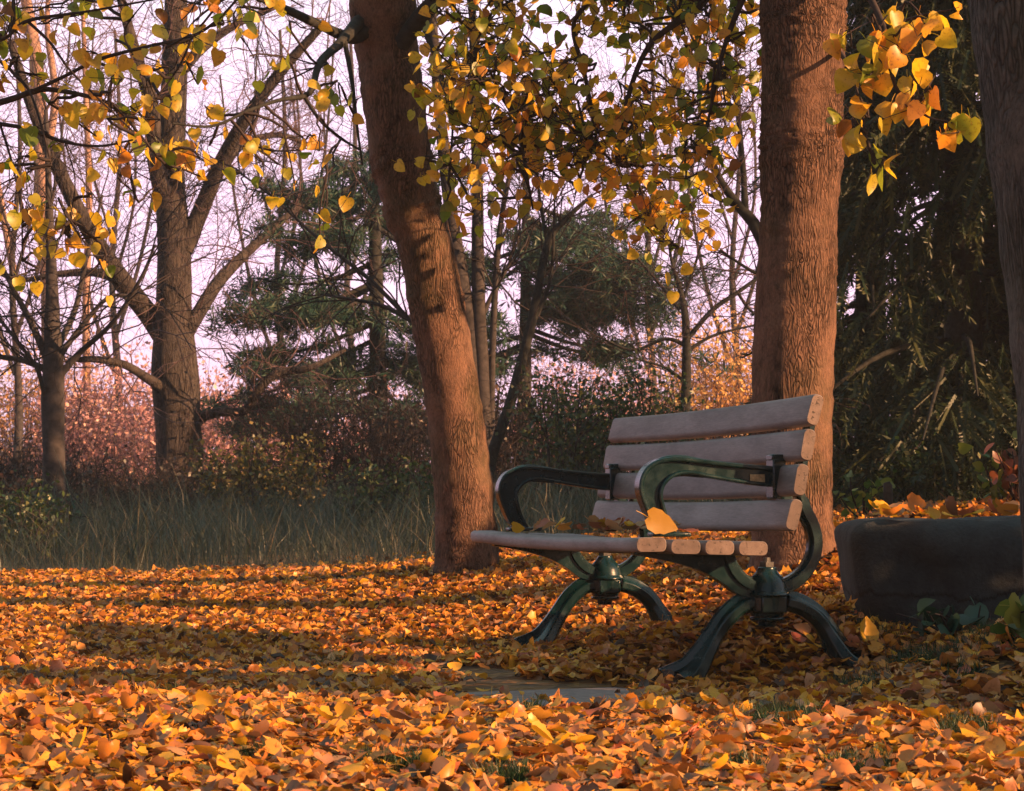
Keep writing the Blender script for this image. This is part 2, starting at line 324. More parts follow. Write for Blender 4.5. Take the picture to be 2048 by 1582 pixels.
ys = np.concatenate([np.linspace(-100, -8, 6), np.linspace(-7, 2, 16), np.linspace(2.1, 14, 110), np.linspace(14.5, 80, 70), np.linspace(90, 400, 10)])
XX, YY = np.meshgrid(xs, ys); ZZ = gz(XX.ravel(), YY.ravel())
nx, ny = len(xs), len(ys); ii = (np.arange(ny - 1)[:, None] * nx + np.arange(nx - 1)[None])
Q = np.stack([ii, ii + 1, ii + nx + 1, ii + nx], -1).reshape(-1, 4)
struct(link('ground', mesh_arrays('ground', np.stack([XX.ravel(), YY.ravel(), ZZ], 1), [Q], M['soil'])))
# concrete pad edge showing through the leaves in front of the bench
mb = MB(); c0 = Vector((-0.19, 5.17)); e1 = Vector((0.50, -0.62)).normalized(); e2 = Vector((0.90, 0.36)).normalized()
V = []
for a, b in ((0, 0), (0.68, 0), (0.68, 0.5), (0, 0.5)):
    p = c0 + e1 * a + e2 * b
    V += [(p.x, p.y, g1(p.x, p.y) - 0.06), (p.x, p.y, g1(p.x, p.y) + 0.017)]
mb.add(V, [(1, 3, 5, 7), (0, 1, 7, 6), (0, 2, 3, 1), (2, 4, 5, 3), (4, 6, 7, 5)])
struct(mb.build('paving', M['slab'], smooth=False, bevel=0.006))

# ------------------------------------------------------------------ leaves and blades as templates
def leaf_t(seed, cols=3, rows=6, fold=0.25, curl=0.4, pet=True, tooth=0.0):
    r = np.random.RandomState(seed)
    t = np.array([0, 0.10, 0.30, 0.55, 0.80, 1.0]) if rows == 6 else np.linspace(0, 1, rows)
    w = np.interp(t, [0, 0.06, 0.14, 0.30, 0.45, 0.62, 0.80, 0.93, 1], [0.20, 0.37, 0.45, 0.48, 0.45, 0.36, 0.22, 0.09, 0.015]) * r.uniform(0.85, 1.12)
    s = np.linspace(-1, 1, cols); V = []
    fo = fold * r.uniform(-0.3, 1.5); cu = curl * r.uniform(-0.8, 1.2); cs = curl * r.uniform(-0.9, 0.9); tw = r.uniform(-0.35, 0.35)
    for i, ti in enumerate(t):
        for sj in s:
            wj = w[i] * (1 + (tooth * (1 if i % 2 else -1) if abs(sj) == 1 and 0 < i < rows - 1 else 0))
            x = sj * wj; y = ti - 0.10 * abs(sj) * (1 - ti) ** 4
            z = fo * abs(x) + cu * (y - 0.5) ** 2 + cs * x * x * 2 + tw * x * (y - 0.5) + r.normal(0, 0.012)
            V.append((x, y - 0.5, z))
    Q = [(i * cols + j, i * cols + j + 1, (i + 1) * cols + j + 1, (i + 1) * cols + j) for i in range(rows - 1) for j in range(cols - 1)]
    if pet:
        m = cols // 2; b = len(V); z0 = V[m][2]; k = r.uniform(-0.15, 0.15); u = r.uniform(-0.05, 0.25)
        V += [(0.022, -0.5, z0), (0.018 + k * 0.4, -0.75, z0 + u * 0.5), (-0.012 + k * 0.4, -0.75, z0 + u * 0.5), (0.012 + k, -0.98, z0 + u), (-0.012 + k, -0.98, z0 + u)]
        Q += [(m, b, b + 1, b + 2), (b + 2, b + 1, b + 3, b + 4)]
    return np.array(V), np.array(Q)
def maple_t(seed):
    r = np.random.RandomState(seed)
    ang = np.radians([-90, -60, -25, -5, 20, 45, 62, 90, 118, 135, 160, 185, 205, 240]); rad = np.array([0.12, 0.36, 0.34, 0.62, 0.34, 0.66, 0.42, 0.72, 0.42, 0.66, 0.34, 0.62, 0.34, 0.36])
    n = len(ang); V = [(0, 0, 0)]
    for k in (0.5, 1.0):
        for a, q in zip(ang, rad):
            q2 = q * k * r.uniform(0.9, 1.1); V.append((q2 * math.cos(a), q2 * math.sin(a), 0.35 * q2 * q2 * math.sin(2 * a + seed) + r.normal(0, 0.05) * k + 0.2 * q2 * k))
    Q = [(1 + i, 1 + (i + 1) % n, 1 + n + (i + 1) % n, 1 + n + i) for i in range(n)] + [(0, 1 + i, 1 + (i + 1) % n, 1 + (i + 2) % n) for i in range(0, n, 2)]
    return np.array(V), np.array(Q)
def blade_t(seed, rows=4, w=0.02, bend=0.35):
    r = np.random.RandomState(seed); V = []
    for i in range(rows):
        t = i / (rows - 1); ww = w * (1 - 0.9 * t); y = bend * r.uniform(0.6, 1.3) * t * t
        V += [(-ww, y, t), (ww, y, t)]
    return np.array(V), np.array([(2 * i, 2 * i + 1, 2 * i + 3, 2 * i + 2) for i in range(rows - 1)])
def instance(temps, which, Rm, T):
    """temps: list of (V,Q); which (n,), Rm (n,3,3) columns are the axes with scale in, T (n,3)"""
    Vs, Qs, b = [], [], 0
    for k, (v, q) in enumerate(temps):
        idx = np.where(which == k)[0]
        if not len(idx): continue
        P = np.einsum('nij,vj->nvi', Rm[idx], v) + T[idx][:, None]
        Qk = q[None] + (np.arange(len(idx)) * len(v))[:, None, None] + b
        Vs.append(P.reshape(-1, 3)); Qs.append(Qk.reshape(-1, 4)); b += len(idx) * len(v)
    return np.concatenate(Vs), np.concatenate(Qs)
def flat_rot(r, n, size, tilt):
    """lying leaves: random yaw, random tilt about a random horizontal axis, some upside down"""
    yaw = r.uniform(0, 2 * PI, n); ax = r.uniform(0, 2 * PI, n); ti = np.abs(r.normal(0, tilt, n)).clip(0, 1.35)
    fl = np.where(r.rand(n) < 0.35, PI, 0.0)
    cz, sz = np.cos(yaw), np.sin(yaw); Z0 = np.zeros(n); O1 = np.ones(n)
    Rz = np.stack([np.stack([cz, -sz, Z0], -1), np.stack([sz, cz, Z0], -1), np.stack([Z0, Z0, O1], -1)], 1)
    cf, sf = np.cos(fl), np.sin(fl); Rf = np.stack([np.stack([cf, Z0, sf], -1), np.stack([Z0, O1, Z0], -1), np.stack([-sf, Z0, cf], -1)], 1)
    kx, ky = np.cos(ax), np.sin(ax); c, s = np.cos(ti), np.sin(ti); v = 1 - c
    Rt = np.stack([np.stack([c + kx * kx * v, kx * ky * v, ky * s], -1), np.stack([kx * ky * v, c + ky * ky * v, -kx * s], -1), np.stack([-ky * s, kx * s, c], -1)], 1)
    return np.einsum('nij,njk,nkl->nil', Rt, Rz, Rf) * size[:, None, None]
def hang_rot(r, n, size, down=0.75):
    """hanging leaves: tips point mostly down, faces look anywhere"""
    Yd = r.normal(0, 0.55, (n, 3)); Yd[:, 2] -= down * 1.6 * r.uniform(0.3, 1.2, n); Yd /= np.linalg.norm(Yd, axis=1)[:, None]
    N = r.normal(0, 1, (n, 3)); N -= (N * Yd).sum(1)[:, None] * Yd; N /= np.linalg.norm(N, axis=1)[:, None]
    X = np.cross(Yd, N)
    return np.stack([X, Yd, N], -1) * size[:, None, None]
def any_rot(r, n, size):
    return hang_rot(r, n, size, 0.0)
LT = [leaf_t(s, 3, 6, 0.25, 0.45) for s in range(10)] + [leaf_t(s + 30, 3, 6, 0.7, 1.3) for s in range(7)]
LT_G = [leaf_t(s + 50, 3, 6, 0.5, 1.25) for s in range(14)]
STALK = (np.array([(-.02, -.5, 0), (.02, -.5, 0), (.06, -.1, .1), (.02, -.1, .1), (.05, .3, .12), (.01, .3, .12), (-.03, .5, .02), (-.05, .5, .02)]), np.array([(0, 1, 2, 3), (3, 2, 4, 5), (5, 4, 6, 7)]))
LT_F = [leaf_t(s + 80, 3, 4, 0.5, 1.2, False) for s in range(8)]
LT_S = [leaf_t(s, 3, 6, 0.2, 0.3, False) for s in range(4)]
SMALL = [(np.array([(-.35, -.1, 0), (.0, -.5, .05), (.35, -.05, 0.03), (0, .5, -.05)]), np.array([(0, 1, 2, 3)])), (np.array([(-.28, 0, .1), (.0, -.5, 0), (.3, .1, -0.06), (0.05, .5, .1)]), np.array([(0, 1, 2, 3)]))]

# grass patches showing between the leaves: (px, py, rx, ry, Y)
PATCH = [(1555, 1455, 80, 15), (1700, 1390, 45, 9), (800, 1552, 90, 10), (1930, 1480, 55, 16), (1840, 1330, 70, 14), (1960, 1360, 70, 16), (1740, 1335, 40, 12), (1720, 1555, 65, 14), (2000, 1335, 45, 12), (1010, 1575, 50, 8),
         (660, 1340, 40, 9), (520, 1530, 40, 6), (1060, 1436, 30, 4), (330, 1400, 30, 5), (1480, 1560, 40, 7)]
SLABP = [(1075, 1402, 195, 40), (930, 1350, 110, 16), (1000, 1372, 110, 16), (1090, 1388, 170, 17), (1190, 1378, 110, 11), (1150, 1412, 170, 9), (870, 1325, 60, 8), (960, 1345, 90, 8)]
r = np.random.RandomState(7)
def in_frame_strip(n, y0, y1, marg, pw=1.0):
    Y = np.sqrt(r.uniform(y0 ** 2, y1 ** 2, n)); X = r.uniform(-1, 1, n) * (0.256 * Y + marg); return X, Y
N = 190000
X, Y = in_frame_strip(N, 2.9, 12.2, 0.7)
Z = gz(X, Y); px, py = pix(np.stack([X, Y, Z], 1))
keep = np.ones(N)
for (a, b, c, d) in PATCH: keep = np.where(((px - a) / c) ** 2 + ((py - b) / d) ** 2 < 1, keep * 0.16, keep)
for (a, b, c, d) in SLABP: keep = np.where(((px - a) / c) ** 2 + ((py - b) / d) ** 2 < 1, keep * 0.13, keep)
edge = 11.2 + 0.5 * np.sin(X * 1.7) + 0.3 * np.sin(X * 4.1 + 1) + np.where(X > 0.6, -1.2 * np.clip(X - 0.6, 0, 2), 0)
keep *= np.clip((edge - Y) / 1.7 + 0.45, 0.035, 1)
# the big stone block stands here: no litter inside it
bxx, byy = X - 0.977, Y - 5.95; ba, bb = 0.996 * bxx - 0.087 * byy, 0.087 * bxx + 0.996 * byy; inb = (ba > 0.03) & (ba < 1.72) & (bb > 0.03) & (bb < 0.82)
keep[inb] = 0
sel = r.rand(N) < keep; X, Y, Z = X[sel], Y[sel], Z[sel]; n = len(X)
size = 0.017 + 0.031 * r.rand(n) ** 1.1 * np.where(r.rand(n) < 0.12, 1.25, 1)
big = r.rand(n) < 0.02; stk = (r.rand(n) < 0.03) & (Y < 8)
which = np.where(Y > 6.6, 17 + r.randint(0, 8, n), r.randint(0, len(LT_G), n)); which[big] = len(LT_G) + r.randint(0, 3, big.sum()); size[big] *= 1.35; which[stk] = 25; size[stk] = r.uniform(0.04, 0.09, stk.sum())
T = np.stack([X, Y, Z + r.uniform(0.004, 0.03, n) + size * 0.10], 1)
V, Q = instance(LT_G + [maple_t(s) for s in range(3)] + LT_F + [STALK], which, flat_rot(r, n, size, 0.42), T)
lit = link('leaf_litter', mesh_arrays('leaf_litter', V, [Q], M['litter']))
tag(lit, 'thick carpet of fallen yellow and orange leaves covering the ground', 'fallen leaves', kind='stuff')
# short lawn grass in the gaps
GX = []
for (a, b, c, d) in PATCH:
    k = int(c * d * 0.9) + 60
    aa = r.uniform(0, 2 * PI, k); rr = np.sqrt(r.rand(k)) * 1.15
    for q, w in zip(a + c * rr * np.cos(aa), b + d * rr * np.sin(aa)):
        dv = ray(q, w); tt = 3.0
        for _ in range(12):                                        # march onto the ground
            P = Vector((0, 0, CH)) + dv * tt; tt -= (P.z - g1(P.x, P.y)) / dv.z * (0.8 if dv.z < -0.01 else 0)
        GX.append((P.x, P.y))
GX = np.array(GX); k = len(GX); Zg = gz(GX[:, 0], GX[:, 1])
BL = [blade_t(s, 4, 0.045, 0.5) for s in range(5)]
hh = r.uniform(0.025, 0.055, k); Rg = flat_rot(r, k, hh, 0.5); Rg = np.where(Rg[:, 2:3, 2:3] < 0, -Rg, Rg)
V, Q = instance(BL, r.randint(0, 5, k), Rg, np.stack([GX[:, 0], GX[:, 1], Zg], 1))
lo = link('lawn_grass', mesh_arrays('lawn_grass', V, [Q], M['lawn']))
tag(lo, 'short green lawn grass showing between the fallen leaves', 'grass', kind='stuff')
# tall dull meadow grass behind the leaves
n = 60000
Y = np.sqrt(r.uniform(10.9 ** 2, 23 ** 2, n)); X = r.uniform(-1, 1, n) * (0.256 * Y + 1.6)
edge = 11.4 + 0.5 * np.sin(X * 1.7) + 0.3 * np.sin(X * 4.1 + 1) + np.where(X > 0.6, -1.0 * np.clip(X - 0.6, 0, 2), 0)
ok = (Y > edge) ; X, Y = X[ok], Y[ok]; n = len(X)
BT = [blade_t(s + 9, 4, 0.009, 0.75) for s in range(6)]
hh = r.uniform(0.18, 0.62, n) * np.clip((Y - 10.3) / 2.5, 0.35, 1) * np.where(r.rand(n) < 0.03, 1.35, 1) * (0.75 + 0.3 * np.sin(X * 2.3 + Y) * np.sin(Y * 1.9 - X * .7))
Rg = flat_rot(r, n, hh, 0.34); Rg = np.where(Rg[:, 2:3, 2:3] < 0, -Rg, Rg)
V, Q = instance(BT, r.randint(0, 6, n), Rg, np.stack([X, Y, gz(X, Y) - 0.01], 1))
mo = link('meadow_grass', mesh_arrays('meadow_grass', V, [Q], M['grass']))
tag(mo, 'tall dull green meadow grass along the edge of the leaf carpet', 'grass', kind='stuff')

# ------------------------------------------------------------------ the bench
BO = Vector((0.333, 5.386, 0)); BR = 0.303; BL_ = 1.60; SEAT = CH - 0.103
UX, UY = math.cos(BR), math.sin(BR)
def bp(px, py, u):
    """point of the photo taken to the bench's own upright plane at length u: gives (depth, height)"""
    d = ray(px, py); o = Vector((0, 0, CH)) - BO
    lo = Vector((o.x * UX + o.y * UY, -o.x * UY + o.y * UX, o.z)); ld = Vector((d.x * UX + d.y * UY, -d.x * UY + d.y * UX, d.z))
    k = (u - lo.y) / ld.y; return (lo.x + ld.x * k, lo.z + ld.z * k)
bench = thing('park_bench', 'park bench with grey brown slats, dark green cast iron arms and arched legs', 'bench', BO, BR)
def rrect(w, h, rad, k=4):
    out = []
    for cx, cy, a0 in ((w / 2 - rad, h / 2 - rad, 0), (-w / 2 + rad, h / 2 - rad, PI / 2), (-w / 2 + rad, -h / 2 + rad, PI), (w / 2 - rad, -h / 2 + rad, 1.5 * PI)):
        for i in range(k + 1): a = a0 + PI / 2 * i / k; out.append((cx + rad * math.cos(a), cy + rad * math.sin(a)))
    return out
def slat(mb, c, ang, w, th, bow, sd, u0=0.0, u1=BL_):
    rr_ = random.Random(sd); sec = rrect(w, th, 0.0155); n = 17; k = len(sec); V = []
    us = [u0, u0 + 0.004] + [u0 + (u1 - u0) * i / (n - 1) for i in range(1, n - 1)] + [u1 - 0.004, u1]
    ca, sa = math.cos(ang), math.sin(ang); b1, b2 = bow
    for i, u in enumerate(us):
        s = 0.93 if i in (0, len(us) - 1) else 1.0
        t = (u - u0) / (u1 - u0); off = math.sin(PI * t)
        for x, y in sec:
            X_, Y_ = x * s, y * s + off * b2; a = off * b1
            V.append((c[0] + (X_ + a) * ca - Y_ * sa, u, c[1] + (X_ + a) * sa + Y_ * ca))
    m = len(us)
    mb.add(V, [(i * k + j, (i + 1) * k + j, (i + 1) * k + (j + 1) % k, i * k + (j + 1) % k) for i in range(m - 1) for j in range(k)])
    mb.add(V[:k], [tuple(range(k))], 1); mb.add(V[-k:], [tuple(range(k))[::-1]], 1)
SWid, PIT = 0.089, 0.0995
mb = MB()
for i in range(4):
    d = i * PIT + SWid / 2; slat(mb, (d, SEAT - 0.026 * d - (0.004 if i else 0)), -0.026 - (0.03 if i == 0 else 0) * -1, SWid, 0.040, (0.0, -0.010), i)
seat = mb.build('seat', [M['slat'], M['slat_end']], bench, sharp=1.0)
mb = MB(); lean = 0.225; bx, bz = 0.457, SEAT + 0.035
for i in range(4):
    t = i * PIT + SWid / 2; ll = (0.27, 0.19, 0.19, 0.28)[i]
    slat(mb, (bx + t * math.sin(lean), bz + t * math.cos(lean)), PI / 2 - ll, SWid, 0.038, (-0.008, 0.0), 10 + i)
back = mb.build('backrest', [M['slat'], M['slat_end']], bench, sharp=1.0)
def rsec(h, w): return [(-h / 2, -w / 2), (h / 2, -w / 2), (h / 2, w / 2), (-h / 2, w / 2)]
UN = 0.135
ARM_O = [(1316, 1068), (1300, 1040), (1287, 1010), (1279, 985), (1279, 962), (1290, 939), (1312, 924), (1345, 918), (1385, 921), (1440, 928), (1500, 934), (1540, 937), (1562, 938)]
ARM_I = [(1345, 1066), (1331, 1040), (1322, 1012), (1318, 990), (1322, 972), (1334, 957), (1352, 947), (1378, 945), (1410, 951), (1450, 958), (1500, 966), (1540, 970), (1560, 972)]
ao = crom([bp(*p, UN) for p in ARM_O], 46); ai = crom([bp(*p, UN) for p in ARM_I], 46); am = (ao + ai) / 2
def arm(u):
    mb = MB()
    n = len(am); hs = np.linalg.norm(ao - ai, axis=1)
    mb.sweep(am, [rsec(hs[i] * 0.96, 0.014) for i in range(n)], u)
    mb.sweep(ao, [rsec(0.013, 0.044) for i in range(n)], u)
    mb.sweep(ai, [rsec(0.011, 0.038) for i in range(n)], u)
    p = am[-1]; mb.box((p[0] - 0.014, u, p[1] - 0.004), (0.040, 0.05, 0.112)); mb.box((p[0] - 0.006, u, p[1] + 0.056), (0.06, 0.046, 0.018)); mb.box((p[0] + 0.012, u, p[1] - 0.058), (0.03, 0.05, 0.02))
    p = am[0]; mb.box((p[0] + 0.012, u, SEAT + 0.024), (0.115, 0.05, 0.012))
    o = mb.build('armrest', M['paint'], bench, bevel=0.004, sharp=0.9)
    return o
def frame(u):
    """casting under the seat: a beam that runs into the deep hook carrying the back"""
    mb = MB()
    top = [bp(*p, UN) for p in ((1262, 1102), (1330, 1107), (1400, 1110), (1455, 1112), (1490, 1150), (1515, 1166))]
    bot = [bp(*p, UN) for p in ((1266, 1110), (1330, 1121), (1395, 1140), (1440, 1165), (1470, 1187), (1510, 1198))]
    t, b = crom(top, 24), crom(bot, 24)
    V = []
    for i in range(24):
        for yy in (-0.016, 0.016): V += [(t[i][0], u + yy, t[i][1]), (b[i][0], u + yy, b[i][1])]
    f = []
    for i in range(23):
        a, c = i * 4, i * 4 + 4
        f += [(a, a + 1, c + 1, c), (a + 2, c + 2, c + 3, a + 3), (a, c, c + 2, a + 2), (a + 1, a + 3, c + 3, c + 1)]
    f += [(0, 2, 3, 1), (92, 93, 95, 94)]
    mb.add(V, f)
    path = [bp(*p, UN) for p in ((1452, 1104), (1456, 1122), (1468, 1146), (1492, 1167), (1530, 1177), (1568, 1172), (1600, 1152), (1622, 1120), (1629, 1085), (1622, 1050), (1606, 1018), (1596, 985))]
    bk = bx + 0.034
    path = crom(path + [(bk + 0.02 + h * math.sin(lean) / math.cos(lean), bz + h) for h in (0.10, 0.18, 0.27, 0.365)], 60)
    n = len(path)
    wd = [0.030 + 0.014 * min(1, abs(i / n - 0.40) < 0.35) for i in range(n)]
    mb.sweep(path, [rsec(0.016 if i > 40 else 0.026, 0.05) for i in range(n)], u)
    mb.sweep([(p[0], p[1]) for p in path], [rsec(0.044 if i < 42 else 0.024, 0.018) for i in range(n)], u)
    return mb.build('support_bracket', M['paint'], bench, bevel=0.005, sharp=0.9)
HD, HZ = bp(1534, 1195, UN)
def pedestal(u):
    mb = MB()
    mb.lathe([(0.0463, -0.052), (0.0482, -0.040), (0.0540, -0.036), (0.0549, 0.004), (0.0636, 0.006), (0.0636, 0.012), (0.0568, 0.018), (0.0520, 0.040), (0.0444, 0.058), (0.0347, 0.068), (0.0270, 0.078), (0.0251, 0.086)], (HD, u, HZ), 24)
    mb.lathe([(0.0482, -0.064), (0.0501, -0.054)], (HD, u, HZ), 20); mb.lathe([(0.0270, -0.082), (0.0289, -0.066)], (HD, u, HZ), 6)
    mb.box((HD, u - 0.040, HZ - 0.018), (0.074, 0.026, 0.044)); mb.box((HD, u + 0.040, HZ - 0.018), (0.074, 0.026, 0.044))
    h = mb.build('hub', M['paint'], bench, bevel=0.003, sharp=0.8)
    mb = MB(); mb.lathe([(0.022, 0.086), (0.022, 0.100)], (HD, u, HZ), 6); mb.lathe([(0.011, 0.100), (0.010, 0.112)], (HD, u, HZ), 10)
    mb.build('bolt', M['steel'], h, sharp=0.6)
    L1 = [(1505, 1203), (1478, 1214), (1450, 1240), (1427, 1275), (1405, 1312), (1380, 1347), (1338, 1376)]
    L2 = [(1570, 1203), (1600, 1212), (1630, 1232), (1650, 1258), (1667, 1288), (1686, 1319), (1726, 1348)]
    for k, Lp in enumerate((L1, L2)):
        P = crom([bp(*p, UN) for p in Lp], 26); n = len(P); secs = []
        sg = 1 if k == 0 else -1                              # outer side of the arch
        for i in range(n):
            t = i / (n - 1); fl = max(0, (t - 0.45) / 0.55) ** 1.6
            w = 0.027 + 0.062 * fl; h = 0.027 + 0.022 * fl
            o = -1 if k == 0 else 1
            s = [(-h * 0.5, -w), (h * 0.35, -w), (h * 0.6, -w * 0.62), (h * 0.72, -0.014), (h * 1.25, -0.008), (h * 1.25, 0.008), (h * 0.72, 0.014), (h * 0.6, w * 0.62), (h * 0.35, w), (-h * 0.5, w), (-h * 0.95, w * 0.35), (-h * 0.95, -w * 0.35)]
            secs.append([(a * o, b) for a, b in s])
        mb = MB(); mb.sweep(P, secs, u)
        mb.build('leg', M['paint'], bench, bevel=0.003, sharp=0.7)
for u in (UN, BL_ - UN):
    a = arm(u); frame(u); pedestal(u)
    if u == UN:
        mb = MB(); p = bp(1512, 958, UN); mb.box((p[0], u - 0.0095, p[1]), (0.045, 0.003, 0.026)); mb.build('sun_patch', M['glint'], a, smooth=False)  # small bright piece added in place of a sun patch

# ------------------------------------------------------------------ trees
def jitter(n, k, amp, rs):
    a = rs.normal(0, 1, (n, k))
    for _ in range(2): a = (a + np.roll(a, 1, 1) + np.roll(a, -1, 1)) / 3
    a[1:-1] = (a[:-2] + a[1:-1] * 2 + a[2:]) / 4
    return 1 + amp * a * 2
def pathpx(pts): return [at(p[0], p[1], p[2]) for p in pts]
def trunk(parent, name, pts, mat, n=60, k=20, amp=0.03, seed=0, scars=()):
    """pts: (px, py, Y, width in photo pixels)"""
    rs = np.random.RandomState(seed)
    P = crom([tuple(at(p[0], p[1], p[2])) + (p[3] * p[2] / F / 2,) for p in pts], n)
    J = jitter(n, k, amp, rs)
    for zc, hw, am in scars:                                       # knobbly rings of old branch scars at this height
        w = np.exp(-((P[:, 2] - zc) / hw) ** 2)[:, None]; J = J + w * am * (0.35 + rs.normal(0, 0.8, (n, k)))
    mb = MB(); mb.tube(P[:, :3], P[:, 3], k, True, J); return mb.build(name, mat, parent)
def twigs(mb, rs, p, d, L, rad, depth, spread=0.8, droop=0.0, kids=3, tips=None, seg=5, k=4, wig=0.22):
    P = [np.array(p, float)]; d = np.array(d, float); d /= np.linalg.norm(d) + 1e-9; dirs = [d]
    for i in range(seg):
        d = d + rs.normal(0, wig, 3) + np.array([0, 0, -droop]); d /= np.linalg.norm(d); dirs.append(d); P.append(P[-1] + d * L / seg)
    mb.tube(P, np.linspace(rad, rad * 0.45, seg + 1), k)
    if tips is not None: tips.append((P[-1], dirs[-1])); tips.append((P[seg // 2], dirs[seg // 2]))
    if depth > 0:
        for _ in range(kids):
            i = rs.randint(1, seg + 1); q = rs.normal(0, 1, 3); q -= (q @ dirs[i]) * dirs[i]; q /= np.linalg.norm(q) + 1e-9
            twigs(mb, rs, P[i], dirs[i] + q * spread * rs.uniform(0.5, 1.2), L * rs.uniform(0.45, 0.75), rad * 0.55, depth - 1, spread, droop, kids, tips, max(3, seg - 1), 3, wig)
def limb(mb, pts, k=6, n=None):
    """pts: (px, py, Y, width px)"""
    P = crom([tuple(at(p[0], p[1], p[2])) + (p[3] * p[2] / F / 2,) for p in pts], n or 5 * len(pts)); mb.tube(P[:, :3], np.abs(P[:, 3]), k); return P
def leafy(parent, limbs, clusters, rs, mats, lsize, per=9, side=0.16, name='foliage'):
    """twigs run from the nearest limb to every cluster point, leaves hang along the end of each twig"""
    LP = np.concatenate([l[:, :3] for l in limbs]); tw = MB(); pts = []
    for c in clusters:
        c = np.array(c); dd = np.linalg.norm((LP - c) * np.array([1, 0.6, 1]), axis=1) + np.where(LP[:, 2] < c[2] - 0.05, 0.25, 0); b = LP[np.argmin(dd)]
        m = (b + c) / 2 + rs.normal(0, 0.06, 3) + np.array([0, 0, 0.10 * np.linalg.norm(b - c)])
        P = crom([b, m, c], 9); P[1:-1] += rs.normal(0, 1, (7, 3)) * min(0.011, 0.002 + 0.012 * float(np.linalg.norm(c - b))); tw.tube(P, np.linspace(0.007, 0.003, 9), 4)
        kk = max(2, int(rs.poisson(per)))
        for _ in range(kk):
            q = P[rs.randint(4, 9)] + rs.normal(0, 1, 3) * np.array([side, side, side * 0.7]) * 0.6
            pts.append(q); tw.tube([P[min(8, rs.randint(4, 9))], q], [0.0021, 0.0014], 3)
    pts = np.array(pts); n = len(pts); size = rs.uniform(lsize[0], lsize[1], n)
    Rm = hang_rot(rs, n, size); T = pts + Rm[:, :, 1] * 0.5
    V, Q = instance(LT, rs.randint(0, len(LT), n), Rm, T)
    f = link(name, mesh_arrays(name, V, [Q], mats), parent)
    if tw.n: tw.build('twigs', M['twig'], parent)
    return f
rs = np.random.RandomState(3)
# leaning linden
b0 = at(925, 1140, 9.5)
t1 = thing('linden_tree', 'leaning tree trunk left of the bench, sunlit low down and dark above', 'tree', b0)
def kid(o, root):
    """parts are modelled in world space; keep them there under their thing"""
    o.matrix_parent_inverse = root.matrix_basis.inverted(); return o
_link = link
def link(name, me, parent=None):
    o = _link(name, me, parent)
    if parent is not None and parent.parent is None and parent.type == 'EMPTY' and parent is not bench:
        bpy.context.view_layer.update(); o.matrix_parent_inverse = parent.matrix_world.inverted()
    return o
trunk(t1, 'trunk', [(936, 1172, 9.5, 185), (935, 1140, 9.5, 138), (932, 1060, 9.5, 122), (925, 960, 9.5, 118), (906, 800, 9.5, 112), (880, 650, 9.5, 112), (853, 500, 9.5, 112), (822, 400, 9.5, 116), (800, 300, 9.5, 122), (784, 180, 9.5, 126), (772, 80, 9.5, 130), (765, 0, 9.45, 138), (755, -120, 9.4, 130), (740, -400, 9.4, 110), (730, -800, 9.4, 80)], M['bark'], 240, 36, 0.028, 1, ((at(800, 330, 9.5).z, 0.10, 0.05), (at(800, 420, 9.5).z, 0.07, 0.05), (at(800, 600, 9.5).z, 0.04, 0.03)))
mb = MB(); L = []
L.append(limb(mb, [(735, 60, 9.4, 40), (700, 75, 9.3, 26), (640, 50, 9.0, 20), (570, 18, 8.7, 17), (505, -8, 8.4, 14), (430, -40, 8, 12)]))
L.append(limb(mb, [(720, 40, 9.4, 30), (682, 85, 9.0, 22), (640, 125, 8.7, 16), (625, 175, 8.5, 13), (608, 192, 8.4, 12), (560, 200, 8.2, 8), (500, 220, 8.0, 7), (425, 252, 7.9, 6), (345, 247, 7.8, 4)], n=50))
L.append(limb(mb, [(608, 192, 8.4, 9), (640, 240, 8.4, 7), (680, 275, 8.5, 6), (720, 300, 8.6, 4)]))
L.append(limb(mb, [(690, 85, 9.0, 12), (705, 170, 8.9, 9), (715, 260, 8.9, 6), (725, 330, 8.9, 4)]))
L.append(limb(mb, [(800, 90, 9.4, 40), (845, 30, 9.3, 40), (890, -20, 9.1, 30), (960, -90, 8.9, 24)]))
L.append(limb(mb, [(930, -60, 9, 18), (948, 40, 8.8, 14), (960, 140, 8.6, 11), (1005, 195, 8.5, 9), (1035, 255, 8.4, 8), (1052, 340, 8.3, 6), (1066, 420, 8.3, 4)], n=40))
L.append(limb(mb, [(960, 140, 8.6, 8), (940, 190, 8.6, 6), (925, 250, 8.6, 4)]))
L.append(limb(mb, [(850, 60, 9.2, 14), (880, 140, 9.0, 9), (905, 220, 8.9, 6), (900, 330, 8.8, 4)]))
mb.build('limbs', M['bark_dark'], t1)
low = ([840, 900, 1000, 1100, 1180, 1250, 1330, 1390, 1410, 1450, 1510], [455, 440, 400, 440, 430, 470, 520, 470, 320, 270, 250])
cl = []
while len(cl) < 80:
    x, y = rs.uniform(872, 1130), rs.uniform(-90, 430)
    if y < np.interp(x, *low) - 55 and not (x < 870 and y > 100 and rs.rand() < .5): cl.append(at(x, y, rs.uniform(8.0, 9.3)))
for x, y in ((872, 120), (880, 330), (905, 250), (915, 430), (955, 430), (880, 480)): cl.append(at(x, y - 20, rs.uniform(8.2, 8.8)))
leafy(t1, L[4:], cl, rs, M['leaf_tree'], (0.040, 0.064), 8)
cl = [at(rs.uniform(330, 720), abs(rs.normal(0, 1)) * 130 - 20, rs.uniform(7.6, 9.0)) for _ in range(16)] + [at(x, y, 8) for x, y in ((640, 480), (665, 440), (600, 300), (630, 270), (560, 330), (590, 370), (520, 330), (430, 260), (410, 210), (640, 300))]
leafy(t1, L[:4], cl, rs, M['leaf_tree'], (0.045, 0.07), 4, 0.10)
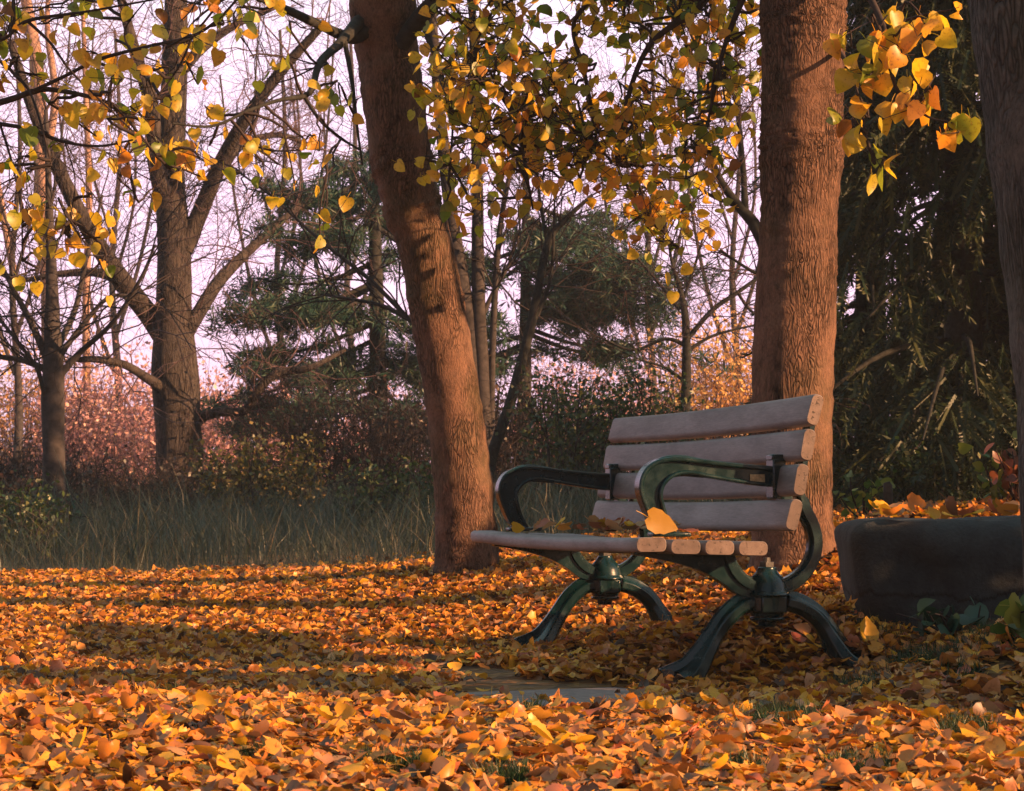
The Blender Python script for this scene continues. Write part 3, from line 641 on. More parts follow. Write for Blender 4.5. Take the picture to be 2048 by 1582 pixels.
# straight linden behind the bench
t2 = thing('linden_tree', 'straight sunlit tree trunk right behind the bench backrest', 'tree', at(1585, 1115, 7.8))
trunk(t2, 'trunk', [(1590, 1155, 7.8, 225), (1588, 1112, 7.8, 178), (1585, 1020, 7.8, 160), (1584, 880, 7.8, 160), (1587, 700, 7.8, 164), (1594, 540, 7.8, 160), (1598, 420, 7.8, 156), (1603, 300, 7.8, 168), (1604, 200, 7.8, 162), (1606, 110, 7.8, 168), (1607, 30, 7.8, 172), (1608, -60, 7.8, 178), (1615, -300, 7.8, 150), (1620, -800, 7.8, 110)], M['bark'], 260, 40, 0.02, 2, ((at(1600, 290, 7.8).z, 0.09, 0.045), (at(1600, 205, 7.8).z, 0.05, 0.03), (at(1600, 45, 7.8).z, 0.05, 0.04), (at(1600, 540, 7.8).z, 0.03, 0.025)))
mb = MB(); L = []
L.append(limb(mb, [(1540, -60, 7.8, 40), (1450, -40, 7.9, 24), (1390, 20, 8.1, 16), (1300, 90, 8.2, 12), (1255, 200, 8.3, 10), (1235, 330, 8.4, 7), (1300, 430, 8.4, 6), (1350, 490, 8.4, 4)], n=50))
L.append(limb(mb, [(1400, 0, 8.0, 14), (1250, -30, 8.1, 12), (1150, 40, 8.2, 10), (1170, 150, 8.3, 9), (1185, 260, 8.4, 7), (1150, 390, 8.4, 4)], n=40))
L.append(limb(mb, [(1500, -40, 7.9, 16), (1450, 90, 8.0, 10), (1425, 200, 8.0, 7), (1405, 300, 8.0, 4)]))
L.append(limb(mb, [(1670, -120, 7.8, 40), (1720, -40, 7.5, 20), (1770, 60, 7.3, 10), (1790, 170, 7.2, 7), (1850, 230, 7.1, 5), (1905, 245, 7.0, 3)], n=40))
L.append(limb(mb, [(1672, 95, 7.72, 12), (1702, 140, 7.4, 7), (1720, 210, 7.3, 5), (1735, 280, 7.2, 3)]))
mb.build('limbs', M['twig'], t2)
cl = []
while len(cl) < 100:
    x, y = rs.uniform(1080, 1515), rs.uniform(-90, 500)
    if y < np.interp(x, *low) - 60: cl.append(at(x, y, rs.uniform(7.9, 9.0)))
for x, y in ((1260, 460), (1300, 420), (1330, 470), (1360, 440), (1385, 430), (1345, 500), (1290, 440), (1390, 340), (1410, 270)): cl.append(at(x, y - 15, rs.uniform(8, 8.6)))
leafy(t2, L[:3], cl, rs, [M['leaf_tree']], (0.038, 0.060), 8)
leafy(t2, L[:3], cl[::3], rs, [M['leaf_green']], (0.038, 0.060), 6)
cl = [at(x, y, Y) for x, y, Y in ((1725, 140, 7.3), (1740, 150, 7.2), (1775, 30, 7.3), (1810, 40, 7.2), (1830, 110, 7.1), (1840, 190, 7.1), (1855, 180, 7.1), (1790, 245, 7.2), (1715, 265, 7.2), (1745, 300, 7.2), (1700, 190, 7.3), (1915, 265, 7.0), (1900, 20, 7.1), (1800, 95, 7.1), (1870, 150, 7.1), (1760, 90, 7.2), (1700, 60, 7.3), (1860, 60, 7.1), (1830, 215, 7.1))]
leafy(t2, L[3:], cl, rs, M['leaf_tree'], (0.065, 0.09), 4, 0.07)
# tree cut by the right edge
t3 = thing('linden_tree', 'dark tree trunk cut off by the right edge of the photo', 'tree', at(2100, 1290, 4.6))
trunk(t3, 'trunk', [(2290, 1420, 4.6, 380), (2215, 1270, 4.6, 300), (2178, 1000, 4.6, 272), (2170, 800, 4.6, 268), (2152, 600, 4.6, 272), (2130, 400, 4.6, 276), (2108, 200, 4.6, 284), (2090, 0, 4.6, 304), (2075, -150, 4.6, 310), (2060, -500, 4.6, 280)], M['bark_edge'], 70, 24, 0.02, 3)
mb = MB(); L = [limb(mb, [(2040, -300, 4.6, 60), (2400, -500, 4.8, 40), (2900, -600, 5.2, 25)])]
mb.build('limbs', M['twig'], t3)
def PQ(p, q): return (p * math.cos(SUN_AZ) + q * math.sin(SUN_AZ), p * math.sin(SUN_AZ) - q * math.cos(SUN_AZ))
cx_, cy_ = PQ(5.8, -0.5); n = 950; a_ = rs.normal(0, 1, (n, 3)); a_ /= np.linalg.norm(a_, axis=1)[:, None]
V, Q = instance(LT, rs.randint(0, 8, n), hang_rot(rs, n, rs.uniform(0.09, 0.14, n)), np.array([cx_, cy_, 3.95]) + a_ * (rs.rand(n) ** 0.4)[:, None] * np.array([0.85, 0.85, 0.95]))
link('foliage', mesh_arrays('foliage', V, [Q], M['leaf_tree']), t3)  # crown above the view, added to dapple the left branches with shade

# ------------------------------------------------------------------ unseen trees added outside the frame, crowns shaped to throw shade
def PQ(p, q): return (p * math.cos(SUN_AZ) + q * math.sin(SUN_AZ), p * math.sin(SUN_AZ) - q * math.cos(SUN_AZ))
def crown_points(rs, n, c, rad, hollow=0.5):
    a = rs.normal(0, 1, (n, 3)); a /= np.linalg.norm(a, axis=1)[:, None]; q = rs.uniform(hollow, 1, n) ** 0.5
    return np.array(c) + a * q[:, None] * np.array(rad)
def simple_tree(name, label, cat, base, height, crown_c, crown_r, mat, nleaf, lsize, group=None, rad=0.12, bmat='bark', temps=LT_S, stems=1):
    t = thing(name, label, cat, base, group=group); rs = np.random.RandomState(int(abs(base[0] * 100)) + 5)
    mb = MB(); tips = []
    top = np.array(base) * np.array([1, 1, 0]) + np.array([crown_c[0] - base[0], crown_c[1] - base[1], base[2] + height])
    mb.tube(crom([np.array(base) - np.array([0, 0, .1]), (np.array(base) + top) / 2 + rs.normal(0, .05, 3), top], 12), np.linspace(rad, rad * 0.35, 12), 10)
    for _ in range(14):
        z = rs.uniform(0.4, 0.95); p = np.array(base) + (top - np.array(base)) * z; q = crown_points(rs, 1, crown_c, crown_r)[0]
        P = crom([p, (p + q) / 2 + rs.normal(0, .1, 3), q], 8); mb.tube(P, np.linspace(rad * 0.35, 0.01, 8), 5)
    mb.build('trunk', M[bmat], t)
    pts = crown_points(rs, nleaf, crown_c, crown_r, 0.05); n = len(pts)
    V, Q = instance(temps, rs.randint(0, len(temps), n), any_rot(rs, n, rs.uniform(*lsize, n)), pts)
    link('foliage', mesh_arrays('foliage', V, [Q], M[mat]), t)
    return t
def offtree(p, q, zc, rad, h, n, ls, mat, nm, label, cat):
    x, y = PQ(p, q); return simple_tree(nm, label, cat, (x, y, g1(x, y)), h, (x, y, zc), rad, mat, n, ls)
# ------------------------------------------------------------------ big stone block with leaves on top
bx0 = at(1680, 1255, 5.95); blk = MB(); rs = np.random.RandomState(11)
NXb, NYb, NZb = 40, 14, 10
LEN, DEP, HGT = 1.75, 0.85, 0.36
def block_pt(a, b, c):
    x, y, z = a * LEN, b * DEP, c * HGT
    rd = 0.075; 
    q = np.array([x, y, z]); lo = np.array([rd, rd, rd * 0.6]); hi = np.array([LEN - rd, DEP - rd, HGT - rd])
    cl_ = np.clip(q, lo, hi); d = q - cl_; nrm_ = np.linalg.norm(d)
    if nrm_ > 1e-6: q = cl_ + d / nrm_ * min(nrm_, rd)
    q[0] += 0.06 * (1 - c) ** 1.5 * (1 - a)
    w = 0.017 * (math.sin(9 * q[0] + 3 * q[2]) + math.sin(23 * q[0] + 5 * q[1] + 17 * q[2]) * 0.5 + math.sin(31 * q[2] + 7 * q[0]) * 0.4)
    q += np.array([w * 0.6, w, w * 0.5]); return q
def grid_face(fn, n1, n2):
    V = [fn(i / n1, j / n2) for i in range(n1 + 1) for j in range(n2 + 1)]
    blk.add(V, [(i * (n2 + 1) + j, (i + 1) * (n2 + 1) + j, (i + 1) * (n2 + 1) + j + 1, i * (n2 + 1) + j + 1) for i in range(n1) for j in range(n2)])
grid_face(lambda a, c: block_pt(a, 0, c), NXb, NZb); grid_face(lambda a, c: block_pt(1 - a, 1, c), NXb, NZb)
grid_face(lambda b, c: block_pt(0, 1 - b, c), NYb, NZb); grid_face(lambda b, c: block_pt(1, b, c), NYb, NZb); grid_face(lambda a, b: block_pt(a, b, 1), NXb, NYb)
block = blk.build('stone_block', M['concrete'])
tag(block, 'long dark weathered stone block right of the bench with leaves on top', 'stone block')
bm = bmesh.new(); bm.from_mesh(block.data); bmesh.ops.remove_doubles(bm, verts=bm.verts, dist=0.0015); bmesh.ops.recalc_face_normals(bm, faces=bm.faces); bm.to_mesh(block.data); bm.free()
BZ = at(1690, 1258, 5.95).z - 0.045; BLK = Matrix.Translation((at(1680, 1255, 5.95).x + 0.035, 5.95, BZ)) @ Matrix.Rotation(math.radians(-5), 4, 'Z') @ Matrix.Rotation(math.radians(-1.6), 4, 'Y')
block.matrix_world = BLK

# ------------------------------------------------------------------ single fallen leaves (the 300 that show largest)
def leaf_mesh(col, k): 
    v, q = (leaf_t(200 + k, 5, 9, 0.35, 0.8, True, 0.05) if k < 4 else maple_t(k))
    return mesh_arrays('fallen_leaf', v, [q], M['leaf_' + col])
LM = {c: [leaf_mesh(c, k) for k in (0, 1, 2, 3)] for c in LC}
for c in ('tan', 'russet', 'orange'): LM[c].append(leaf_mesh(c, 5))
rr = random.Random(5)
def put_leaf(col, loc, s, rot, label, group=None, k=None):
    ms = LM[col]; o = bpy.data.objects.new('fallen_leaf', ms[k if k is not None else rr.randrange(len(ms))]); COL.objects.link(o)
    o.location = loc; o.scale = (s, s, s); o.rotation_euler = rot; tag(o, label, 'leaf', group); return o
WD = {'ochre': 'ochre yellow', 'yellow': 'bright yellow', 'orange': 'orange', 'russet': 'russet red', 'tan': 'pale tan', 'brown': 'dull brown'}
cnt = 0; taken = []
while cnt < 200:
    Y = 3.15 + 1.7 * rr.random() ** 1.2; X = rr.uniform(-1, 1) * (0.256 * Y + 0.02); z = g1(X, Y)
    qx, qy = pix(np.array([[X, Y, z]])); qx, qy = qx[0], qy[0]
    if qx < 5 or qx > 2043 or qy > 1578: continue
    if any(((qx - a) / c) ** 2 + ((qy - b) / d) ** 2 < 0.7 for a, b, c, d in SLABP): continue
    if any((X - a) ** 2 + (Y - b) ** 2 < 0.05 ** 2 for a, b in taken): continue
    taken.append((X, Y)); col = rr.choices(list(LC), (8, 30, 24, 9, 18, 11))[0]
    put_leaf(col, (X, Y, z + 0.034 + 0.012 * rr.random()), rr.uniform(0.032, 0.055), (rr.gauss(0, 0.34) + (PI if rr.random() < .3 else 0), rr.gauss(0, 0.38), rr.uniform(0, 6.28)),
             WD[col] + ' fallen leaf lying on top of the leaf carpet in the foreground', 'leaves on the foreground carpet'); cnt += 1
# on the seat
def bw(d, u, z): return (BO.x + d * UX - u * UY, BO.y + d * UY + u * UX, z)
for i in range(34):
    d, u = rr.uniform(0.03, 0.33), rr.choice((rr.gauss(0.85, 0.16), rr.uniform(0.12, 1.3))); col = rr.choice(('yellow', 'orange', 'tan', 'ochre', 'russet', 'brown', 'tan'))
    put_leaf(col, bw(d, u, SEAT + 0.030 + 0.016 * rr.random()), rr.uniform(0.04, 0.062), (rr.gauss(0, 0.45), rr.gauss(0, 0.45), rr.uniform(0, 6.28)), WD[col] + ' curled leaf lying on the bench seat slats', 'leaves on the bench seat', k=rr.randrange(4))
p = bp(1328, 1052, 0.08)
v, q = leaf_t(300, 5, 9, 0.10, 0.22, True, 0.05); LM['ochre'].append(mesh_arrays('fallen_leaf', v, [q], M['leaf_ochre']))
o = put_leaf('ochre', bw(p[0], 0.085, p[1]), 1, (0, 0, 0), 'large yellow leaf propped upright against the near armrest of the bench', k=len(LM['ochre']) - 1)
yv = Vector((0.90, 0.10, -0.38)).normalized(); nv = Vector((-0.05, -0.8, 0.55)); xv = yv.cross(nv).normalized(); nv = xv.cross(yv)
o.matrix_world = Matrix.Translation(bw(p[0], 0.085, p[1] + 0.008)) @ Matrix((xv, yv, nv)).transposed().to_4x4() @ Matrix.Scale(0.088, 4)
# on the block
for i in range(60):
    a, b = rr.uniform(0.06, 0.66), rr.uniform(0.0, 1.0) ** 1.3 * 0.86 + 0.02; q = BLK @ Vector(tuple(block_pt(a, b, 1))); col = rr.choices(list(LC), (10, 30, 30, 6, 16, 8))[0]
    put_leaf(col, (q.x, q.y, q.z + 0.018 + 0.02 * rr.random()), rr.uniform(0.045, 0.072), (rr.gauss(0, 0.4), rr.gauss(0, 0.4), rr.uniform(0, 6.28)), WD[col] + ' leaf lying on top of the stone block', 'leaves on the stone block')
p = at(1731, 1258, 5.75); put_leaf('yellow', p, 0.075, (math.radians(70), 0.2, 0.3), 'round yellow leaf standing upright at the foot of the stone block', k=1)

# ------------------------------------------------------------------ small plants by the block
def weed(label, name, cat, base, stems, mat, lsize, rs, h, spread=0.1, per=7):
    t = thing(name, label, cat, base); mb = MB(); pts = []
    for _ in range(stems):
        top = np.array(base) + np.array([rs.normal(0, spread), rs.normal(0, spread), h * rs.uniform(0.6, 1.1)]); P = crom([np.array(base) - np.array([0, 0, .03]), (np.array(base) + top) / 2 + rs.normal(0, .02, 3), top], 8)
        mb.tube(P, np.linspace(0.005, 0.002, 8), 4)
        for _ in range(per): pts.append(P[rs.randint(2, 8)] + rs.normal(0, 0.018, 3))
    pts = np.array(pts); n = len(pts); V, Q = instance(LT, rs.randint(0, 8, n), any_rot(rs, n, rs.uniform(*lsize, n)), pts)
    mb.build('stems', M['twig'], t); link('foliage', mesh_arrays('foliage', V, [Q], mat), t); return t
rs = np.random.RandomState(21)
M['weed'] = leafmat('weed_leaf', [(0, (0.05, 0.12, 0.02)), (0.7, (0.16, 0.2, 0.03)), (1, (0.3, 0.26, 0.04))], 0.35, False)
M['ivy'] = leafmat('dark_plant_leaf', [(0, (0.01, 0.04, 0.03)), (1, (0.03, 0.09, 0.05))], 0.2, False)
M['redleaf'] = leafmat('red_plant_leaf', [(0, (0.12, 0.03, 0.02)), (0.6, (0.24, 0.08, 0.03)), (1, (0.30, 0.18, 0.04))], 0.35, False)
weed('small green weed growing at the grass edge behind the bench', 'weed_plant', 'plant', at(1728, 1030, 8.9), 6, M['weed'], (0.03, 0.05), rs, 0.16, 0.07)
weed('upright green sapling beside the right edge trunk above the block', 'weed_plant', 'plant', at(1990, 1010, 8.3), 4, M['weed'], (0.035, 0.06), rs, 0.30, 0.06)
weed('red leaved low bush behind the block at the right edge', 'red_bush', 'bush', at(2035, 1010, 8.2), 9, M['redleaf'], (0.04, 0.06), rs, 0.27, 0.10, 9)
weed('dark green leafy plant at the foot of the stone block', 'leafy_plant', 'plant', at(1915, 1262, 5.65), 6, M['ivy'], (0.06, 0.10), rs, 0.07, 0.10, 3)
weed('yellow green broad leaved plant at the lower right edge', 'leafy_plant', 'plant', at(2052, 1310, 5.2), 4, M['weed'], (0.08, 0.11), rs, 0.10, 0.04, 4)
p = at(1776, 1035, 8.8); mb = MB(); mb.tube([p + Vector((0, 0, -.08)), p + Vector((0.003, 0, .06)), p + Vector((0.0, 0, .14)), p + Vector((-.004, 0, .155))], [0.022, 0.02, 0.021, 0.014], 9, True); mb.build('stump', M['wood_post'])
tag(bpy.data.objects['stump'], 'short dark wooden stump between the small weed and the block', 'stump')

# ------------------------------------------------------------------ background trees
rs = np.random.RandomState(31)
def bare_tree(name, label, base, trunks, limbs, mat, tmat, tw, Lr, rad, depth, kids, seed, droop=0.0, wig=0.25):
    t = thing(name, label, 'tree', base); rs = np.random.RandomState(seed)
    mb = MB()
    for tr in trunks:
        P = crom([tuple(at(p[0], p[1], p[2])) + (p[3] * p[2] / F / 2,) for p in tr], 36); mb.tube(P[:, :3], P[:, 3], 12, True, jitter(36, 12, 0.05, rs))
    mb.build('trunk', mat, t); lm = MB(); L = []
    for l_ in limbs: L.append(limb(lm, l_, 8, 6 * len(l_)))
    if L: lm.build('limbs', mat, t)
    tm = MB(); allp = L + [crom([tuple(at(p[0], p[1], p[2])) + (0,) for p in tr], 20)[8:] for tr in trunks]
    for l_ in allp:
        for _ in range(tw):
            i = rs.randint(len(l_) // 4, len(l_)); d = l_[min(i + 1, len(l_) - 1), :3] - l_[max(i - 1, 0), :3]; d /= np.linalg.norm(d) + 1e-9
            d = d * 0.6 + rs.normal(0, 0.7, 3) + np.array([0, 0, 0.25])
            twigs(tm, rs, l_[i, :3], d, rs.uniform(*Lr), rad, depth, 0.9, droop, kids, None, 5, 4, wig)
    tm.build('twigs', tmat, t); return t
Yo = 21
bare_tree('old_tree', 'massive bare old tree with several spreading limbs at the left', at(362, 1030, Yo),
    [[(366, 1060, Yo, 120), (362, 1000, Yo, 100), (357, 860, Yo, 92), (350, 740, Yo, 92), (348, 640, Yo, 74), (347, 480, Yo, 66), (340, 330, Yo, 60), (348, 180, Yo, 52), (352, 20, Yo, 46), (356, -200, Yo, 30)]],
    [[(345, 700, Yo, 50), (292, 622, Yo, 44), (232, 545, Yo - .4, 40), (172, 450, Yo - .8, 34), (122, 350, Yo - 1, 30), (90, 280, Yo - 1.2, 26), (55, 190, Yo - 1.4, 22), (20, 80, Yo - 1.6, 16)],
     [(365, 680, Yo, 36), (392, 635, Yo, 30), (440, 560, Yo + .4, 26), (510, 490, Yo + .8, 20), (600, 410, Yo + 1.2, 12)],
     [(368, 500, Yo, 40), (400, 425, Yo, 36), (440, 330, Yo - .3, 32), (490, 240, Yo - .6, 28), (560, 145, Yo - .8, 24), (650, 45, Yo - 1, 16)],
     [(440, 345, Yo - .3, 20), (485, 290, Yo, 16), (560, 270, Yo + .3, 12), (640, 300, Yo + .6, 7)],
     [(345, 790, Yo, 30), (300, 760, Yo - .3, 21), (245, 728, Yo - .6, 17), (180, 718, Yo - 1, 13), (130, 722, Yo - 1.2, 7)],
     [(385, 855, Yo, 32), (405, 835, Yo, 22), (440, 824, Yo - .2, 20), (490, 820, Yo - .3, 18), (520, 775, Yo - .4, 18), (560, 745, Yo - .4, 18), (620, 735, Yo - .3, 14), (690, 700, Yo, 8)],
     [(330, 400, Yo, 44), (312, 310, Yo - .2, 40), (300, 200, Yo - .3, 32), (272, 110, Yo - .4, 26), (240, -10, Yo - .5, 18)],
     [(350, 160, Yo, 26), (400, 100, Yo, 22), (470, 50, Yo + .3, 16), (560, 10, Yo + .6, 10)], [(240, 560, Yo, 22), (190, 545, Yo, 18), (120, 548, Yo, 14), (40, 560, Yo, 9), (-20, 540, Yo, 5)]],
    M['bark_old'], M['twig_red'], 14, (0.6, 1.6), 0.009, 3, 3, 41, 0.03, 0.36)
Ys = 17
bare_tree('slim_tree', 'slender grey bare tree near the left edge of the meadow', at(110, 1080, Ys),
    [[(114, 1100, Ys, 62), (110, 1040, Ys, 48), (107, 900, Ys, 44), (106, 780, Ys, 44), (106, 690, Ys, 36), (103, 560, Ys, 24), (98, 400, Ys, 15), (92, 220, Ys, 8)]],
    [[(112, 760, Ys, 18), (160, 705, Ys, 13), (225, 645, Ys - .3, 10), (280, 560, Ys - .5, 8), (310, 490, Ys - .6, 4)], [(100, 730, Ys, 18), (62, 645, Ys, 14), (20, 565, Ys, 10), (-25, 470, Ys, 6)],
     [(112, 700, Ys, 16), (150, 620, Ys + .3, 12), (172, 520, Ys + .4, 9), (205, 390, Ys + .5, 5)], [(98, 742, Ys, 16), (50, 722, Ys, 12), (-10, 712, Ys, 10)], [(95, 810, Ys, 12), (75, 740, Ys - .2, 9), (40, 690, Ys - .3, 8), (0, 640, Ys - .3, 6)],
     [(120, 720, Ys, 14), (135, 690, Ys, 12), (210, 600, Ys, 9), (260, 590, Ys, 5)]],
    M['bark_grey'], M['twig'], 9, (0.7, 1.5), 0.008, 2, 3, 43)
Yp = 34
bare_tree('pale_tree', 'tall pale sunlit bare trunk rising at the upper left corner', at(100, 1000, Yp),
    [[(112, 1050, Yp, 44), (105, 800, Yp, 36), (98, 560, Yp, 34), (84, 350, Yp, 30), (76, 150, Yp, 26), (52, 0, Yp, 22), (30, -150, Yp, 14)], [(180, 1050, Yp, 18), (172, 650, Yp, 16), (178, 400, Yp, 13), (172, 200, Yp, 11), (165, 0, Yp, 8)]],
    [[(84, 350, Yp, 18), (110, 200, Yp, 16), (95, 60, Yp, 12), (100, -60, Yp, 8)], [(30, 560, Yp, 16), (10, 450, Yp, 14), (-10, 330, Yp, 10)]], M['bark_pale'], M['twig_red'], 12, (1.5, 3.2), 0.011, 3, 3, 47)
Yt = 18
bare_tree('thin_tree', 'clump of thin dark upright stems right behind the leaning trunk', at(968, 1040, Yt),
    [[(975, 1060, Yt, 40), (966, 800, Yt, 32), (957, 600, Yt, 28), (955, 400, Yt, 24), (950, 200, Yt, 20), (944, 0, Yt, 15), (940, -150, Yt, 10)], [(985, 1060, Yt, 30), (935, 640, Yt, 34), (908, 470, Yt, 30), (884, 270, Yt, 25), (868, 80, Yt, 18), (860, -100, Yt, 12)],
     [(980, 1050, Yt, 18), (985, 700, Yt, 14), (1000, 460, Yt, 12), (1030, 300, Yt, 8)]],
    [[(960, 640, Yt, 12), (1000, 560, Yt, 9), (1040, 500, Yt, 6)], [(820, 640, Yt, 10), (740, 560, Yt, 9), (640, 480, Yt, 7), (540, 390, Yt, 5), (470, 340, Yt, 3)], [(920, 690, Yt, 14), (820, 640, Yt, 10), (760, 610, Yt, 8), (650, 590, Yt, 5)]], M['bark_grey'], M['twig'], 14, (0.7, 1.6), 0.009, 2, 3, 53)
Yl = 17.4
bare_tree('leaning_stem', 'thin dark stem leaning right between the trunk and the bench', at(980, 1040, Yl),
    [[(960, 1060, Yl, 26), (982, 920, Yl, 24), (1022, 800, Yl, 22), (1062, 650, Yl, 20), (1095, 490, Yl, 16), (1130, 440, Yl, 12), (1185, 390, Yl, 7)]], [[(1060, 660, Yl, 10), (1100, 560, Yl, 8), (1110, 420, Yl, 5)], [(1095, 490, Yl, 9), (1080, 400, Yl, 7), (1070, 300, Yl, 4)]], M['bark_dark'], M['twig'], 8, (0.5, 1.2), 0.007, 2, 2, 59)
Ym = 20
bare_tree('small_tree', 'small bare tree seen between the foliage and the bench backrest', at(1372, 1040, Ym),
    [[(1370, 1060, Ym, 26), (1370, 880, Ym, 22), (1373, 740, Ym, 20), (1371, 640, Ym, 16), (1358, 570, Ym, 11), (1345, 530, Ym, 7), (1330, 440, Ym, 4)]],
    [[(1373, 680, Ym, 11), (1425, 620, Ym, 10), (1475, 585, Ym, 9), (1530, 545, Ym, 7)], [(1370, 690, Ym, 9), (1330, 678, Ym, 7), (1265, 700, Ym, 6), (1200, 675, Ym, 4)], [(1360, 620, Ym, 8), (1325, 575, Ym, 7), (1260, 500, Ym, 4)], [(1376, 700, Ym, 8), (1430, 670, Ym, 6), (1510, 650, Ym, 4)], [(1366, 600, Ym, 7), (1390, 530, Ym, 6), (1410, 460, Ym, 4)], [(1366, 760, Ym, 7), (1330, 735, Ym, 6), (1280, 720, Ym, 4)], [(1475, 585, Ym, 7), (1500, 620, Ym, 6), (1540, 650, Ym, 5)]], M['bark_dark'], M['twig'], 8, (0.7, 1.5), 0.006, 3, 3, 61)
Yb = 12
bare_tree('forked_tree', 'dark forked bare branches reaching out behind the straight trunk', at(1570, 1030, Yb),
    [[(1570, 1060, Yb, 40), (1560, 800, Yb, 34), (1545, 560, Yb, 30), (1515, 460, Yb, 26), (1480, 415, Yb, 20), (1440, 360, Yb, 16), (1412, 280, Yb, 12), (1400, 180, Yb, 9), (1385, 40, Yb, 6)]], [[(1490, 425, Yb, 16), (1487, 350, Yb, 12), (1478, 250, Yb, 10), (1460, 120, Yb, 7), (1440, 0, Yb, 5)], [(1480, 415, Yb, 9), (1420, 390, Yb, 7), (1360, 350, Yb, 4)], [(1545, 560, Yb, 9), (1500, 540, Yb, 7), (1440, 500, Yb, 4)]], M['bark_dark'], M['twig_red'], 14, (0.4, 1.0), 0.0045, 3, 3, 67)
for i, (x, Yf, sd, lab) in enumerate(((560, 40, 71, 'distant bare tree showing as fine pink twigs between the old limbs'), (1300, 38, 73, 'distant bare tree with fine twigs against the sky left of the small tree'), (1470, 36, 79, 'distant bare tree with fine twigs right beside the straight trunk'), (230, 42, 83, 'distant bare tree of fine twigs between the slim and the old tree'), (30, 30, 89, 'distant bare tree of fine twigs at the far left edge'), (700, 44, 97, 'distant bare tree behind the dark pine left of the leaning trunk'))):
    bare_tree('distant_tree', lab, at(x, 1010, Yf), [[(x, 1050, Yf, 22), (x + 8, 800, Yf, 16), (x - 6, 550, Yf, 12), (x + 10, 300, Yf, 9), (x, 60, Yf, 6)]],
        [[(x, 750, Yf, 9), (x - 50, 600, Yf, 8), (x - 90, 400, Yf, 6), (x - 120, 150, Yf, 4)], [(x, 680, Yf, 9), (x + 50, 520, Yf, 8), (x + 90, 300, Yf, 6), (x + 110, 60, Yf, 4)], [(x, 560, Yf, 8), (x + 40, 380, Yf, 6), (x + 30, 120, Yf, 4)], [(x, 500, Yf, 7), (x - 50, 300, Yf, 5), (x - 40, 0, Yf, 3)]], M['bark_grey'], M['twig_red'], 11, (1.4, 3.0), 0.008, 3, 3, sd, 0.0, 0.3)

# ------------------------------------------------------------------ conifers
NT = []
for s in range(3):
    q = np.random.RandomState(s); V, Q = [], []
    for i in range(13):
        a = q.uniform(0, 2 * PI); el = q.uniform(-0.2, 1.0); d = np.array([math.cos(a) * math.cos(el), math.sin(a) * math.cos(el), math.sin(el)]); n_ = np.cross(d, q.normal(0, 1, 3)); n_ /= np.linalg.norm(n_); b = len(V)
        w = 0.05
        V += [d * 0.03, d * 0.55 + n_ * w, d * 1.0, d * 0.55 - n_ * w]; Q.append((b, b + 1, b + 2, b + 3))
    V = np.array(V); V[::4] *= 0; NT.append((V, np.array(Q)))
def pine(label, base, Y, trunkp, boughs, seed, ts, per, mat='needle'):
    t = thing('pine_tree', label, 'tree', base); rs = np.random.RandomState(seed); mb = MB()
    P = crom([tuple(at(p[0], p[1], Y)) + (p[2] * Y / F / 2,) for p in trunkp], 24); mb.tube(P[:, :3], P[:, 3], 9); mb.build('trunk', M['bark_dark'], t)
    lm = MB(); pts = []
    for (x0, y0, x1, y1, dy) in boughs:
        A = at(x0, y0, Y); B = at(x1, y1, Y + dy); m_ = (A + B) / 2 + Vector((0, 0, -0.15)); Lb = (B - A).length
        P = crom([A, m_, B], 12); lm.tube(P, np.linspace(0.035, 0.008, 12), 5)
        for _ in range(int(5 * Lb) + 4):
            i = rs.randint(4, 12); e_ = P[i] + rs.normal(0, 1, 3) * np.array([0.42, 0.42, 0.09]) - np.array([0, 0, 0.08]); lm.tube([P[i], (P[i] + e_) / 2 + rs.normal(0, .03, 3), e_], [0.009, 0.007, 0.004], 3)
            for _ in range(per): pts.append(P[i] + (e_ - P[i]) * rs.uniform(0.35, 1.1) + rs.normal(0, 0.05, 3))
    lm.build('boughs', M['bark_dark'], t); pts = np.array(pts); n = len(pts)
    V, Q = instance(NT, rs.randint(0, 3, n), any_rot(rs, n, rs.uniform(ts * .7, ts * 1.2, n)), pts)
    link('foliage', mesh_arrays('foliage', V, [Q], M[mat]), t); return t
rs = np.random.RandomState(5)
bo = []
for _ in range(30):
    y = rs.uniform(260, 830); w = np.interp(y, [260, 350, 450, 600, 700, 830], [90, 190, 270, 300, 300, 260]); s = rs.choice((-1, -1, 1))
    x1 = 750 + s * w * rs.uniform(0.4, 1.0) * (0.75 if s > 0 else 1); bo.append((750, y + rs.uniform(-40, 10), x1, y + rs.uniform(-10, 50), rs.uniform(-1.5, 1.5)))
pine('dark green pine with layered boughs left of the leaning trunk', at(750, 1020, 24), 24, [(760, 1060, 44), (755, 700, 34), (748, 400, 22), (744, 200, 8)], bo, 5, 0.16, 13)
bo = []
for _ in range(28):
    y = rs.uniform(400, 720); w = np.interp(y, [400, 520, 620, 720], [170, 260, 330, 320]); s = rs.choice((-1, 1, 1))
    x1 = 1050 + s * w * rs.uniform(0.4, 1.0); bo.append((1050, y - 20, x1, y + rs.uniform(-10, 20), rs.uniform(-1.5, 1.5)))
pine('dark green pine with flat boughs right of the thin stems', at(1050, 1020, 25), 25, [(1045, 1060, 34), (1050, 700, 26), (1052, 400, 16), (1050, 150, 6)], bo, 6, 0.15, 11)
ST = []
